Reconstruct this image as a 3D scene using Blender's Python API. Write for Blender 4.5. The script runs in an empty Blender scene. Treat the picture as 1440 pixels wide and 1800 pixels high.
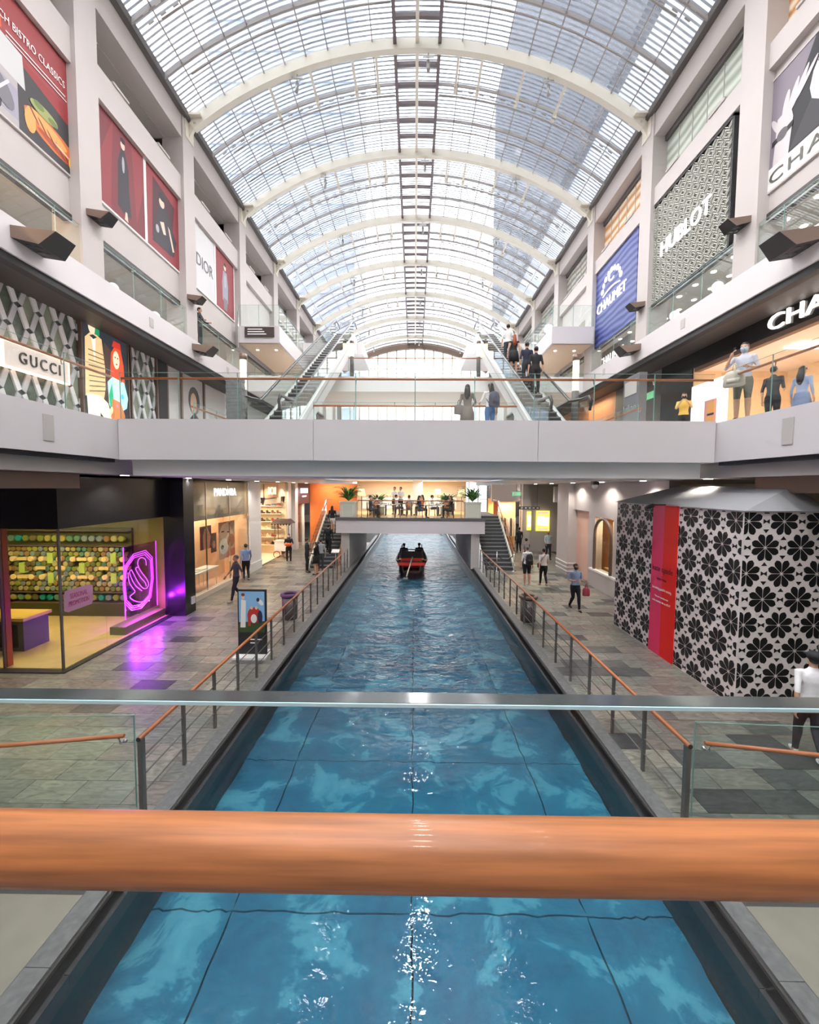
import bpy, bmesh, math, random
from mathutils import Vector, Matrix
random.seed(7)
SC = bpy.context.scene
COL = SC.collection
# ---------------------------------------------------------------- camera, sky, exposure
CAMH = 4.34
LAMPS = 2.0      # strength of every lamp, sign and screen in the building
FPX = 740.0
_yaw, _pitch, _roll = math.radians(.62), math.radians(-3.3), math.radians(.36)
FW = Vector((-math.sin(_yaw)*math.cos(_pitch), math.cos(_yaw)*math.cos(_pitch), math.sin(_pitch)))
RT = FW.cross(Vector((0, 0, 1))).normalized()
UP = RT.cross(FW)
RT, UP = RT*math.cos(_roll)+UP*math.sin(_roll), UP*math.cos(_roll)-RT*math.sin(_roll)
CAMP = Vector((0, 0, CAMH))
cd = bpy.data.cameras.new('camera')
cd.sensor_width = 36; cd.lens = FPX/1800*36; cd.clip_start = .02; cd.clip_end = 600
cam = bpy.data.objects.new('camera', cd); COL.objects.link(cam)
cam.matrix_world = Matrix(((RT.x, UP.x, -FW.x, 0), (RT.y, UP.y, -FW.y, 0), (RT.z, UP.z, -FW.z, CAMH), (0, 0, 0, 1)))
SC.camera = cam
W = bpy.data.worlds.new('overcast_sky'); SC.world = W; W.use_nodes = True
bg = W.node_tree.nodes['Background']; bg.inputs[0].default_value = (.97, .98, 1, 1); bg.inputs[1].default_value = 1.0
SC.view_settings.view_transform = 'Standard'; SC.view_settings.look = 'None'
SC.view_settings.gamma = 1; SC.view_settings.use_curve_mapping = False
SC.view_settings.exposure = 2.2
SC.cycles.max_bounces = 7; SC.cycles.diffuse_bounces = 4; SC.cycles.glossy_bounces = 3
SC.cycles.transparent_max_bounces = 20
SC.cycles.use_adaptive_sampling = True; SC.cycles.adaptive_threshold = .08; SC.cycles.adaptive_min_samples = 12
SC.cycles.sample_clamp_indirect = 4

# ---------------------------------------------------------------- helpers
def at(px, py, x=None, y=None, z=None):
    """the point of a world plane (x=, y= or z=) that a photo pixel looks at"""
    d = FW + RT*((px-720)/FPX) - UP*((py-900)/FPX)
    if x is not None: t = x/d.x
    elif y is not None: t = y/d.y
    else: t = (z-CAMH)/d.z
    return CAMP + d*t

def lin(c):
    return tuple(((v/12.92) if v <= .04045 else ((v+.055)/1.055)**2.4) for v in c)
def s(r, g, b):
    return lin((r/255, g/255, b/255))

MATS = {}
def mat(name, col=(.5, .5, .5), rough=.5, metal=0, emit=None, es=0, noise=0, nscale=6, bump=0, spec=None, stretch=None, coat=0):
    if name in MATS: return MATS[name]
    m = bpy.data.materials.new(name); m.use_nodes = True; nt = m.node_tree
    b = nt.nodes['Principled BSDF']
    b.inputs['Base Color'].default_value = (*col, 1); b.inputs['Roughness'].default_value = rough
    b.inputs['Metallic'].default_value = metal
    if spec is not None: b.inputs['Specular IOR Level'].default_value = spec
    if coat: b.inputs['Coat Weight'].default_value = coat; b.inputs['Coat Roughness'].default_value = .08
    if emit is not None:
        b.inputs['Emission Color'].default_value = (*emit, 1); b.inputs['Emission Strength'].default_value = es
    if noise or bump:
        tc = nt.nodes.new('ShaderNodeTexCoord'); n = nt.nodes.new('ShaderNodeTexNoise')
        n.inputs['Scale'].default_value = nscale; n.inputs['Detail'].default_value = 5
        src = tc.outputs['Object']
        if stretch:
            mp = nt.nodes.new('ShaderNodeMapping'); mp.inputs['Scale'].default_value = stretch
            nt.links.new(src, mp.inputs[0]); src = mp.outputs[0]
        nt.links.new(src, n.inputs['Vector'])
        if noise:
            r = nt.nodes.new('ShaderNodeMapRange'); r.inputs[3].default_value = 1-noise; r.inputs[4].default_value = 1+noise
            r.inputs[1].default_value = .3; r.inputs[2].default_value = .7
            nt.links.new(n.outputs[0], r.inputs[0])
            mx = nt.nodes.new('ShaderNodeVectorMath'); mx.operation = 'SCALE'; mx.inputs[0].default_value = col
            nt.links.new(r.outputs[0], mx.inputs['Scale']); nt.links.new(mx.outputs[0], b.inputs['Base Color'])
        if bump:
            bp = nt.nodes.new('ShaderNodeBump'); bp.inputs['Strength'].default_value = bump; bp.inputs['Distance'].default_value = .02
            nt.links.new(n.outputs[0], bp.inputs['Height']); nt.links.new(bp.outputs[0], b.inputs['Normal'])
    MATS[name] = m
    return m

def glass_mat(name, tint=(.93, .97, .95), refl=1.0, rough=0.0):
    if name in MATS: return MATS[name]
    m = bpy.data.materials.new(name); m.use_nodes = True; nt = m.node_tree
    nt.nodes.remove(nt.nodes['Principled BSDF']); out = nt.nodes['Material Output']
    tr = nt.nodes.new('ShaderNodeBsdfTransparent'); tr.inputs[0].default_value = (*tint, 1)
    gl = nt.nodes.new('ShaderNodeBsdfGlossy'); gl.inputs['Roughness'].default_value = rough
    def mth(op, a, b):
        q = nt.nodes.new('ShaderNodeMath'); q.operation = op
        for i, v in enumerate((a, b)):
            if v is None: continue
            if isinstance(v, (int, float)): q.inputs[i].default_value = v
            else: nt.links.new(v, q.inputs[i])
        return q.outputs[0]
    ge = nt.nodes.new('ShaderNodeNewGeometry'); dt = nt.nodes.new('ShaderNodeVectorMath'); dt.operation = 'DOT_PRODUCT'
    nt.links.new(ge.outputs['Normal'], dt.inputs[0]); nt.links.new(ge.outputs['Incoming'], dt.inputs[1])
    c5 = mth('POWER', mth('SUBTRACT', 1.0, mth('ABSOLUTE', dt.outputs['Value'], None)), 5.0)
    fre = mth('MULTIPLY', mth('ADD', mth('MULTIPLY', c5, .96), .04), refl)
    mx = nt.nodes.new('ShaderNodeMixShader')
    nt.links.new(fre, mx.inputs[0])
    nt.links.new(tr.outputs[0], mx.inputs[1]); nt.links.new(gl.outputs[0], mx.inputs[2]); nt.links.new(mx.outputs[0], out.inputs[0])
    MATS[name] = m
    return m

def emis(name, col, st):
    return mat(name, tuple(min(1, c*.8) for c in col), .6, emit=col, es=st*LAMPS)

class MB:
    """collects shapes, then links them as one mesh object"""
    def __init__(self): self.v = []; self.f = []; self.mi = []; self.cur = 0; self.sm = []; self.smooth = False
    def add(self, vs, fs):
        o = len(self.v); self.v += [tuple(p) for p in vs]
        for f in fs:
            self.f.append(tuple(i+o for i in f)); self.mi.append(self.cur); self.sm.append(self.smooth)
        return self
    def box(self, x0, y0, z0, x1, y1, z1):
        if x0 > x1: x0, x1 = x1, x0
        if y0 > y1: y0, y1 = y1, y0
        if z0 > z1: z0, z1 = z1, z0
        vs = [(x0,y0,z0),(x1,y0,z0),(x1,y1,z0),(x0,y1,z0),(x0,y0,z1),(x1,y0,z1),(x1,y1,z1),(x0,y1,z1)]
        return self.add(vs, [(0,3,2,1),(4,5,6,7),(0,1,5,4),(1,2,6,5),(2,3,7,6),(3,0,4,7)])
    def bar(self, a, b, w, h, up=(0,0,1)):
        """square bar from a to b, w wide, h high"""
        a, b = Vector(a), Vector(b); d = (b-a).normalized(); u = Vector(up)
        if abs(d.dot(u)) > .99: u = Vector((1,0,0))
        sx = d.cross(u).normalized(); sz = sx.cross(d)
        vs = [p+sx*i*w/2+sz*j*h/2 for p in (a, b) for i, j in ((-1,-1),(1,-1),(1,1),(-1,1))]
        return self.add(vs, [(0,1,2,3),(7,6,5,4),(0,4,5,1),(1,5,6,2),(2,6,7,3),(3,7,4,0)])
    def tube(self, pts, r, n=8, closed=False, cap=True):
        pts = [Vector(p) for p in pts]; rs = r if isinstance(r, (list, tuple)) else [r]*len(pts)
        o = len(self.v); N = len(pts); prev = None
        for i, p in enumerate(pts):
            if closed: d = pts[(i+1) % N]-pts[i-1]
            else: d = pts[min(i+1, N-1)]-pts[max(i-1, 0)]
            if d.length < 1e-9: d = Vector((0,0,1))
            d.normalize()
            if prev is None:
                u = Vector((0,0,1)) if abs(d.z) < .9 else Vector((0,1,0))
                a = d.cross(u).normalized()
            else:
                a = (prev - d*prev.dot(d)).normalized()
            prev = a; b = d.cross(a)
            for k in range(n):
                t = 2*math.pi*k/n
                self.v.append(tuple(p+(a*math.cos(t)+b*math.sin(t))*rs[i]))
        M = N if closed else N-1
        for i in range(M):
            for k in range(n):
                self.f.append((o+i*n+k, o+i*n+(k+1) % n, o+((i+1) % N)*n+(k+1) % n, o+((i+1) % N)*n+k)); self.mi.append(self.cur); self.sm.append(True)
        if cap and not closed:
            self.f.append(tuple(o+k for k in reversed(range(n)))); self.mi.append(self.cur); self.sm.append(False)
            self.f.append(tuple(o+(N-1)*n+k for k in range(n))); self.mi.append(self.cur); self.sm.append(False)
        return self
    def rings(self, rs, n=12, smooth=True):
        """loft of horizontal ellipses (x, y, z, rx, ry)"""
        o = len(self.v)
        for (x, y, z, rx, ry) in rs:
            for k in range(n):
                t = 2*math.pi*k/n; self.v.append((x+rx*math.cos(t), y+ry*math.sin(t), z))
        for i in range(len(rs)-1):
            for k in range(n):
                self.f.append((o+i*n+k, o+i*n+(k+1) % n, o+(i+1)*n+(k+1) % n, o+(i+1)*n+k)); self.mi.append(self.cur); self.sm.append(smooth)
        self.f.append(tuple(o+k for k in reversed(range(n)))); self.mi.append(self.cur); self.sm.append(False)
        self.f.append(tuple(o+(len(rs)-1)*n+k for k in range(n))); self.mi.append(self.cur); self.sm.append(False)
        return self
    def ball(self, c, rx, ry=None, rz=None, n=8, m=6):
        ry = ry or rx; rz = rz or rx
        rs = []
        for i in range(m+1):
            t = math.pi*(i+.001)/(m+.002); q = max(.02, math.sin(t))
            rs.append((c[0], c[1], c[2]-rz*math.cos(t), rx*q, ry*q))
        return self.rings(rs, n)
    def prism(self, poly, vec):
        n = len(poly); v = Vector(vec); a = [Vector(p) for p in poly]
        return self.add(a+[p+v for p in a], [tuple(reversed(range(n))), tuple(range(n, 2*n))]+[(i, (i+1) % n, n+(i+1) % n, n+i) for i in range(n)])
    def poly(self, pts): return self.add(pts, [tuple(range(len(pts)))])
    def mesh(self, name, mats):
        me = bpy.data.meshes.new(name); me.from_pydata(self.v, [], self.f)
        for m in (mats if isinstance(mats, (list, tuple)) else [mats]): me.materials.append(m)
        me.polygons.foreach_set('material_index', self.mi); me.polygons.foreach_set('use_smooth', self.sm); me.update()
        return me
    def build(self, name, mats, parent=None, loc=None, rz=0):
        o = bpy.data.objects.new(name, self.mesh(name, mats)); COL.objects.link(o)
        if parent: o.parent = parent
        if loc: o.location = loc
        if rz: o.rotation_euler.z = rz
        return o

def tag(o, label=None, cat=None, group=None, kind=None):
    if label: o['label'] = label
    if cat: o['category'] = cat
    if group: o['group'] = group
    if kind: o['kind'] = kind
    return o
def empty(name, loc=(0,0,0), rz=0, label=None, cat=None, group=None, kind=None):
    o = bpy.data.objects.new(name, None); COL.objects.link(o); o.location = loc; o.rotation_euler.z = rz
    o.empty_display_size = .1
    return tag(o, label, cat, group, kind)
def place(name, me, parent=None, loc=(0,0,0), rz=0, scale=None):
    o = bpy.data.objects.new(name, me); COL.objects.link(o)
    if parent: o.parent = parent
    o.location = loc; o.rotation_euler.z = rz
    if scale: o.scale = scale
    return o
def B(x0, y0, z0, x1, y1, z1): return MB().box(x0, y0, z0, x1, y1, z1)
def struct(name, mb, m, label, parent=None):
    o = mb.build(name, m, parent)
    return tag(o, label, kind='structure')
def copy_tree(o, parent=None):
    c = o.copy(); COL.objects.link(c); c.parent = parent
    for ch in list(o.children): copy_tree(ch, c)
    return c

# frames for flat things on walls: (u, v, n)
def frame_left(x):   return lambda u, v, n=0: Vector((x+n, u, v))       # wall facing +x, u = +y
def frame_right(x):  return lambda u, v, n=0: Vector((x-n, -u, v))      # wall facing -x, u = -y
def frame_front(y):  return lambda u, v, n=0: Vector((u, y-n, v))       # wall facing the camera

ORD = ('first', 'second', 'third', 'fourth', 'fifth', 'sixth', 'seventh', 'eighth', 'ninth', 'tenth', 'eleventh', 'twelfth', 'thirteenth', 'fourteenth')
TEXTS = []
def text(s_, fr, u0, v0, w, h, m, parent, name='lettering', depth=.01, n0=.003, bold=0, space=1.0):
    """lettering fitted into the w x h box at (u0, v0) of a frame"""
    TEXTS.append((s_, fr, u0, v0, w, h, m, parent, name, depth, n0, bold, space))
def finish_texts():
    tmp = []
    for t in TEXTS:
        c = bpy.data.curves.new('lettering', 'FONT'); c.body = t[0]; c.size = 1; c.extrude = .5; c.offset = t[11]; c.space_character = t[12]
        c.resolution_u = 3; c.align_x = 'CENTER'
        o = bpy.data.objects.new('lettering_curve', c); COL.objects.link(o); tmp.append(o)
    dg = bpy.context.evaluated_depsgraph_get()
    for t, o in zip(TEXTS, tmp):
        me0 = o.evaluated_get(dg).to_mesh(); (s_, fr, u0, v0, w, h, m, parent, name, depth, n0, bold, sp) = t
        vs = [v.co.copy() for v in me0.vertices]; fs = [tuple(p.vertices) for p in me0.polygons]
        o.evaluated_get(dg).to_mesh_clear()
        xs = [v.x for v in vs]; ys = [v.y for v in vs]; x0, x1, y0, y1 = min(xs), max(xs), min(ys), max(ys)
        out = [fr(u0+(v.x-x0)/(x1-x0)*w, v0+(v.y-y0)/(y1-y0)*h, n0+(v.z+.5)*depth) for v in vs]
        if parent:
            inv = Matrix.Translation(parent.location).inverted() if not parent.parent else Matrix.Translation(-(parent.location+parent.parent.location))
            out = [inv @ p for p in out]
        MB().add(out, fs).build(name, m, parent)
    for o in tmp:
        c = o.data; bpy.data.objects.remove(o); bpy.data.curves.remove(c)

def ell(cx, cy, rx, ry, n=14, rot=0, a0=0, a1=2*math.pi):
    full = abs(a1-a0-2*math.pi) < 1e-6
    k = n if full else n+1
    out = []
    for i in range(k):
        t = a0+(a1-a0)*i/n; x, y = rx*math.cos(t), ry*math.sin(t)
        out.append((cx+x*math.cos(rot)-y*math.sin(rot), cy+x*math.sin(rot)+y*math.cos(rot)))
    return out
def art(parent, fr, u0, v0, w, h, items, name='printed_picture', n0=.004):
    """flat print: items = (material, polygon in 0..1 coordinates)"""
    mb = MB(); ms = []
    for k, (m, poly) in enumerate(items):
        if m not in ms: ms.append(m)
        mb.cur = ms.index(m)
        pl = [(min(1, max(0, u)), min(1, max(0, v))) for u, v in poly]
        mb.poly([fr(u0+u*w, v0+v*h, n0+k*.0006) for u, v in pl])
    if parent: mb.v = [tuple(Vector(p)-parent.location) for p in mb.v]
    return mb.build(name, ms, parent)

# ---------------------------------------------------------------- materials
M_wall = mat('painted_plaster', s(192, 184, 181), .7, noise=.02, nscale=1.5)
M_fascia = mat('fascia_paint', s(210, 204, 205), .5, noise=.015, nscale=1)
M_grey = mat('grey_plaster', s(186, 180, 176), .7, noise=.03, nscale=2)
M_dgrey = mat('dark_grey_paint', s(98, 94, 92), .6)
M_bronze = mat('bronze_panel', s(128, 108, 96), .4, .4)
M_black = mat('black_gloss', (.012, .012, .014), .25)
M_blackm = mat('black_matt', (.02, .02, .022), .6)
M_wood = mat('varnished_wood', s(168, 104, 60), .42, noise=.3, nscale=5, stretch=(1.2, 26, 26), coat=.12)
M_woodr = mat('rail_wood', s(176, 104, 62), .35, noise=.1, nscale=5)
M_steel = mat('brushed_steel', (.42, .42, .41), .35, .9)
M_chrome = mat('chrome', (.75, .75, .75), .12, 1)
M_cream = mat('cream_steel', s(226, 220, 206), .5)
M_mullion = mat('roof_mullion', s(158, 152, 150), .5)
M_ladder = mat('ridge_steel', s(112, 100, 102), .5)
M_white = mat('white_paint', s(240, 238, 236), .5)
M_coping = mat('coping_granite', s(112, 112, 112), .45, noise=.22, nscale=14)
M_coping_d = mat('dark_granite', s(52, 53, 56), .3, noise=.25, nscale=20)
M_beige = mat('beige_stone', s(142, 136, 124), .4, noise=.08, nscale=3)
M_orange = mat('orange_wall', s(214, 118, 58), .6)
M_glass = glass_mat('clear_glass', (.95, .975, .965), .9)
M_glassg = glass_mat('greenish_glass', (.93, .97, .955), .9)
M_pane = glass_mat('roof_glass', (.965, .98, .99), .7)
M_edge = mat('glass_edge', s(130, 168, 160), .15)
M_skin = mat('skin', s(205, 160, 132), .5)
M_skin2 = mat('skin_brown', s(150, 104, 78), .5)
M_hair = mat('black_hair', (.012, .01, .01), .45)
M_hair2 = mat('red_brown_hair', s(140, 66, 36), .45)
M_hairg = mat('grey_hair', s(110, 106, 104), .5)
# ================================================================ THE SETTING
def slate_mat():
    m = bpy.data.materials.new('slate_tiles'); m.use_nodes = True; nt = m.node_tree; b = nt.nodes['Principled BSDF']; N = nt.nodes.new; L = nt.links.new
    oi = N('ShaderNodeObjectInfo'); ge = N('ShaderNodeNewGeometry'); ad = N('ShaderNodeMath'); ad.operation = 'ADD'
    L(oi.outputs['Random'], ad.inputs[0]); L(ge.outputs['Random Per Island'], ad.inputs[1])
    fr = N('ShaderNodeMath'); fr.operation = 'FRACT'; L(ad.outputs[0], fr.inputs[0])
    cr = N('ShaderNodeValToRGB'); L(fr.outputs[0], cr.inputs[0]); e = cr.color_ramp; e.interpolation = 'LINEAR'
    e.elements[0].position = 0; e.elements[0].color = (*s(92, 94, 92), 1); e.elements[1].position = 1; e.elements[1].color = (*s(150, 140, 128), 1)
    for p, c in ((.12, (66, 66, 68)), (.2, (128, 126, 120)), (.4, (112, 116, 108)), (.55, (142, 134, 124)), (.7, (118, 108, 102)), (.85, (136, 138, 126))):
        q = e.elements.new(p); q.color = (*s(*c), 1)
    n = N('ShaderNodeTexNoise'); n.inputs['Scale'].default_value = 3.5; n.inputs['Detail'].default_value = 8; n.inputs['Distortion'].default_value = 1.6
    mp = N('ShaderNodeMapping'); mp.inputs['Scale'].default_value = (1, 2.6, 1); mp.inputs['Rotation'].default_value = (0, 0, .5)
    L(ge.outputs['Position'], mp.inputs[0]); L(mp.outputs[0], n.inputs['Vector'])
    r = N('ShaderNodeMapRange'); r.inputs[1].default_value = .32; r.inputs[2].default_value = .68; r.inputs[3].default_value = .62; r.inputs[4].default_value = 1.35
    L(n.outputs[0], r.inputs[0]); v = N('ShaderNodeVectorMath'); v.operation = 'SCALE'; L(cr.outputs[0], v.inputs[0]); L(r.outputs[0], v.inputs['Scale'])
    L(v.outputs[0], b.inputs['Base Color']); b.inputs['Roughness'].default_value = .3
    bp = N('ShaderNodeBump'); bp.inputs['Strength'].default_value = .15; bp.inputs['Distance'].default_value = .01; L(n.outputs[0], bp.inputs['Height']); L(bp.outputs[0], b.inputs['Normal'])
    return m
M_slate = slate_mat()
M_grout = mat('dark_grout', s(70, 68, 66), .8)

# ground floor either side of the canal
fb = MB().box(-16, -12, -.6, -3.22, 52, -.012).box(3.22, -12, -.6, 16, 52, -.012)
floor = struct('floor', fb, M_grout, 'slate tiled ground floor running along both sides of the blue canal')
tiles = []
TL, TD = .78, .46
row = 0; y = 5.0
while y < 33:
    for sgn in (-1, 1):
        x = 3.47-(row % 3)*.26
        while x < 14:
            x0, x1 = max(x, 3.47), x+TL; x += TL
            if sgn < 0:
                lim = 14 if y < 9.4 else (8.3 if y < 24 else 9.2)
            else:
                lim = 14 if y < 8.0 else 9.4
            if x0 >= lim: break
            x1 = min(x1, lim)
            if sgn > 0 and x0 > 6.7 and 8.4 < y < 12.8: continue
            if x1-x0 > .06: tiles.append((sgn*(x0+x1)/2, y+TD/2, x1-x0, sgn))
    y += TD; row += 1
def onscreen(x, y):
    d = Vector((x, y, 0))-CAMP; z = d.dot(FW); px = 720+FPX*d.dot(RT)/z
    return 0 < px < 1440
tiles.sort(key=lambda t: (not onscreen(t[0], t[1]), t[1]+.12*abs(t[0])))
_tm = {}
rest = MB()
for k, (x, y, w, sg) in enumerate(tiles):
    if k < 300:
        key = round(w, 2)
        if key not in _tm: _tm[key] = B(-w/2+.004, -TD/2+.004, -.015, w/2-.004, TD/2-.004, 0).mesh('tile', M_slate)
        place('tile', _tm[key], floor, (x, y, 0))
    else: rest.box(x-w/2+.004, y-TD/2+.004, -.015, x+w/2-.004, y+TD/2-.004, 0)
tag(rest.build('tile_field', M_slate, floor), kind='stuff')
# pale stone paving under the near bridge, dark border strip beside it
pv = MB()
for sg in (-1, 1):
    for k in range(6):
        for j in range(8):
            pv.box(sg*(3.49+k*1.0), -4.2+j*1.05, -.012, sg*(4.48+k*1.0), -3.16+j*1.05, 0)
tag(pv.build('paving_field', M_beige, floor), kind='stuff')
for sg in (-1, 1): B(sg*3.9, 4.3, -.012, sg*12, 4.95, .004).build('dark_border_strip', M_coping_d, floor)

# canal basin
cw = MB()
for sg in (-1, 1): cw.box(sg*3.12, -8, -1.0, sg*3.24, 50, -.05)
struct('wall_canal', cw, M_coping_d, 'dark granite side walls of the canal down to the water')
cop = mb = None
for sg, nm in ((-1, 'trim_1'), (1, 'trim_2')):
    t = empty(nm, kind='structure', label='grey granite coping along the canal edge beside the ' + ('neon swan shop' if sg < 0 else 'black flower hoarding'))
    stone = B(-.10, -.747, -.05, .125, .747, .02).mesh('coping_stone', M_coping)
    ledge = B(-.09, -.747, -.16, .09, .747, -.05).mesh('ledge_stone', M_coping_d)
    for k in range(28):
        place('coping_stone', stone, t, (sg*3.345, -4+k*1.5+.75, 0), math.pi if sg < 0 else 0)
        place('ledge_stone', ledge, t, (sg*3.16, -4+k*1.5+.75, 0))
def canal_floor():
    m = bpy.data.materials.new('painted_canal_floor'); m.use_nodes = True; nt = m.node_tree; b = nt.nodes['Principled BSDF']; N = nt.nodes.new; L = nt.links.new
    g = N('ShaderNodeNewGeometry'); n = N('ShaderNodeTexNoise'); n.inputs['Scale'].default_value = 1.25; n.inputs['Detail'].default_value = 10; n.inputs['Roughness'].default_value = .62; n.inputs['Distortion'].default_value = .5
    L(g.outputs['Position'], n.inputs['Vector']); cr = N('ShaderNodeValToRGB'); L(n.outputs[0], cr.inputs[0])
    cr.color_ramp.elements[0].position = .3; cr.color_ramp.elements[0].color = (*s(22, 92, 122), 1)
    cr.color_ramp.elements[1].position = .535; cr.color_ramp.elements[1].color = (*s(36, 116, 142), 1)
    q = cr.color_ramp.elements.new(.575); q.color = (*s(84, 150, 168), 1); q = cr.color_ramp.elements.new(.72); q.color = (*s(106, 166, 180), 1)  # pale patches in the bed colour, for stains and partly for sky reflections
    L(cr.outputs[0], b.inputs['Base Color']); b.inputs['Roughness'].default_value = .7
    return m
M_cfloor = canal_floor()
cf = tag(B(-3.2, -8, -.95, 3.2, 50, -.80).build('floor_canal', mat('crack_black', (.008, .02, .03), .9)), 'cracked blue painted canal bed under the shallow water', kind='structure')
rng = random.Random(3)
xs = [-3.12, -2.15, 0, 2.1, 3.12]; ys = [-4.0, -1.0, 1.9, 4.75, 7.55, 10.4, 13.3, 16.2, 19.1, 22, 25, 28, 32, 36, 40, 45]
def wob(a, b, n, amp):
    a, b = Vector(a), Vector(b); d = (b-a).normalized(); pr = Vector((-d.y, d.x)); out = []
    for i in range(n+1):
        q = a.lerp(b, i/n)
        if 0 < i < n: q = q+pr*rng.uniform(-amp, amp)
        out.append(q)
    return out
hor = [[wob((xs[i], ys[j]), (xs[i+1], ys[j]), 14, .022) for i in range(4)] for j in range(len(ys))]
ver = [[wob((xs[i], ys[j]), (xs[i], ys[j+1]), 14, .022) for j in range(len(ys)-1)] for i in range(5)]
for j in range(len(ys)-1):
    for i in range(4):
        gx, gy = .011, .011
        lp = [p+Vector((0, gy)) for p in hor[j][i]] + [p-Vector((gx, 0)) for p in ver[i+1][j]][1:] + [p-Vector((0, gy)) for p in reversed(hor[j+1][i])][1:] + [p+Vector((gx, 0)) for p in reversed(ver[i][j])][1:-1]
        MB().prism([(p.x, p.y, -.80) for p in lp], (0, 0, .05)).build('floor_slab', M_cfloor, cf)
def water_mat():
    m = bpy.data.materials.new('canal_water'); m.use_nodes = True; nt = m.node_tree; N = nt.nodes.new; L = nt.links.new
    nt.nodes.remove(nt.nodes['Principled BSDF']); out = nt.nodes['Material Output']
    g = N('ShaderNodeNewGeometry')
    def nz(sc, det, st, w):
        mp = N('ShaderNodeMapping'); mp.inputs['Scale'].default_value = st; L(g.outputs['Position'], mp.inputs[0])
        n = N('ShaderNodeTexNoise'); n.inputs['Scale'].default_value = sc; n.inputs['Detail'].default_value = det; n.inputs['Distortion'].default_value = w
        L(mp.outputs[0], n.inputs['Vector']); return n.outputs[0]
    a = nz(3.4, 3, (1, 1.35, 1), .7); c = nz(10, 3, (1, 1.3, 1), .4)
    ad = N('ShaderNodeMath'); ad.operation = 'MULTIPLY_ADD'; ad.inputs[1].default_value = .22; L(c, ad.inputs[0]); L(a, ad.inputs[2])
    big = nz(1.05, 2, (.8, 1.25, 1), .8); ab = N('ShaderNodeMath'); ab.operation = 'MULTIPLY_ADD'; ab.inputs[1].default_value = 1.7; L(big, ab.inputs[0]); L(ad.outputs[0], ab.inputs[2]); ad = ab
    # the water is stirred by the boat far away and lies calmer towards the near bridge
    sx = N('ShaderNodeSeparateXYZ'); L(g.outputs['Position'], sx.inputs[0])
    mr = N('ShaderNodeMapRange'); mr.inputs[1].default_value = 6.5; mr.inputs[2].default_value = 11; mr.inputs[3].default_value = .07; mr.inputs[4].default_value = 1.0
    L(sx.outputs['Y'], mr.inputs[0])
    bp = N('ShaderNodeBump'); bp.inputs['Distance'].default_value = .12; L(ad.outputs[0], bp.inputs['Height']); L(mr.outputs[0], bp.inputs['Strength'])
    gl = N('ShaderNodeBsdfGlossy'); gl.inputs['Roughness'].default_value = .02; L(bp.outputs[0], gl.inputs['Normal'])
    tr = N('ShaderNodeBsdfTransparent'); tr.inputs[0].default_value = (.70, .92, .97, 1)
    fr = N('ShaderNodeFresnel'); fr.inputs[0].default_value = 1.45; L(bp.outputs[0], fr.inputs['Normal'])
    mx = N('ShaderNodeMixShader'); L(fr.outputs[0], mx.inputs[0]); L(tr.outputs[0], mx.inputs[1]); L(gl.outputs[0], mx.inputs[2]); L(mx.outputs[0], out.inputs[0])
    return m
wt = MB().poly([(-3.12, -8, -.3), (3.12, -8, -.3), (3.12, 49, -.3), (-3.12, 49, -.3)]).build('canal_water', water_mat())
tag(wt, 'rippled clear blue water filling the indoor canal', kind='stuff')

# level two: side slabs, the near white bridge across the atrium
for sg, sd in ((-1, 'left'), (1, 'right')):
    o = struct('slab_level_two_'+sd, B(sg*7.05, -12, 4.98, sg*16, 50, 5.9), M_fascia, 'pale fascia of the second level walkway ' + ('below the lattice storefront' if sg < 0 else 'below the black boutique'))
    B(sg*7.3, -12, 4.62, sg*16, 50, 4.98).build('soffit', M_grey, o)
    B(sg*7.12, -12, 4.90, sg*7.30, 9.98, 4.98).build('shadow_gap', M_blackm, o)
    for yy in (2.9, 8.1) :
        B(sg*7.035, yy-.12, 5.2, sg*7.06, yy+.12, 5.7).build('vent_panel', M_grey, o)
    B(sg*7.6, -12, 4.28, sg*8.12, 9.5, 4.62).build('bulkhead', M_bronze, o)
br = struct('slab_bridge', B(-7.04, 10.03, 5.0, 7.04, 13.5, 5.9), M_fascia, 'wide white footbridge crossing the atrium at the second level')
for x0, x1 in ((-7.03, -2.4), (-2.39, 2.9), (2.91, 7.03)): B(x0, 10.0, 4.97, x1, 10.05, 5.93).build('fascia_panel', M_fascia, br)
B(-6.95, 10.35, 4.6, 6.95, 13.2, 5.0).build('lower_beam', M_white, br)
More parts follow.
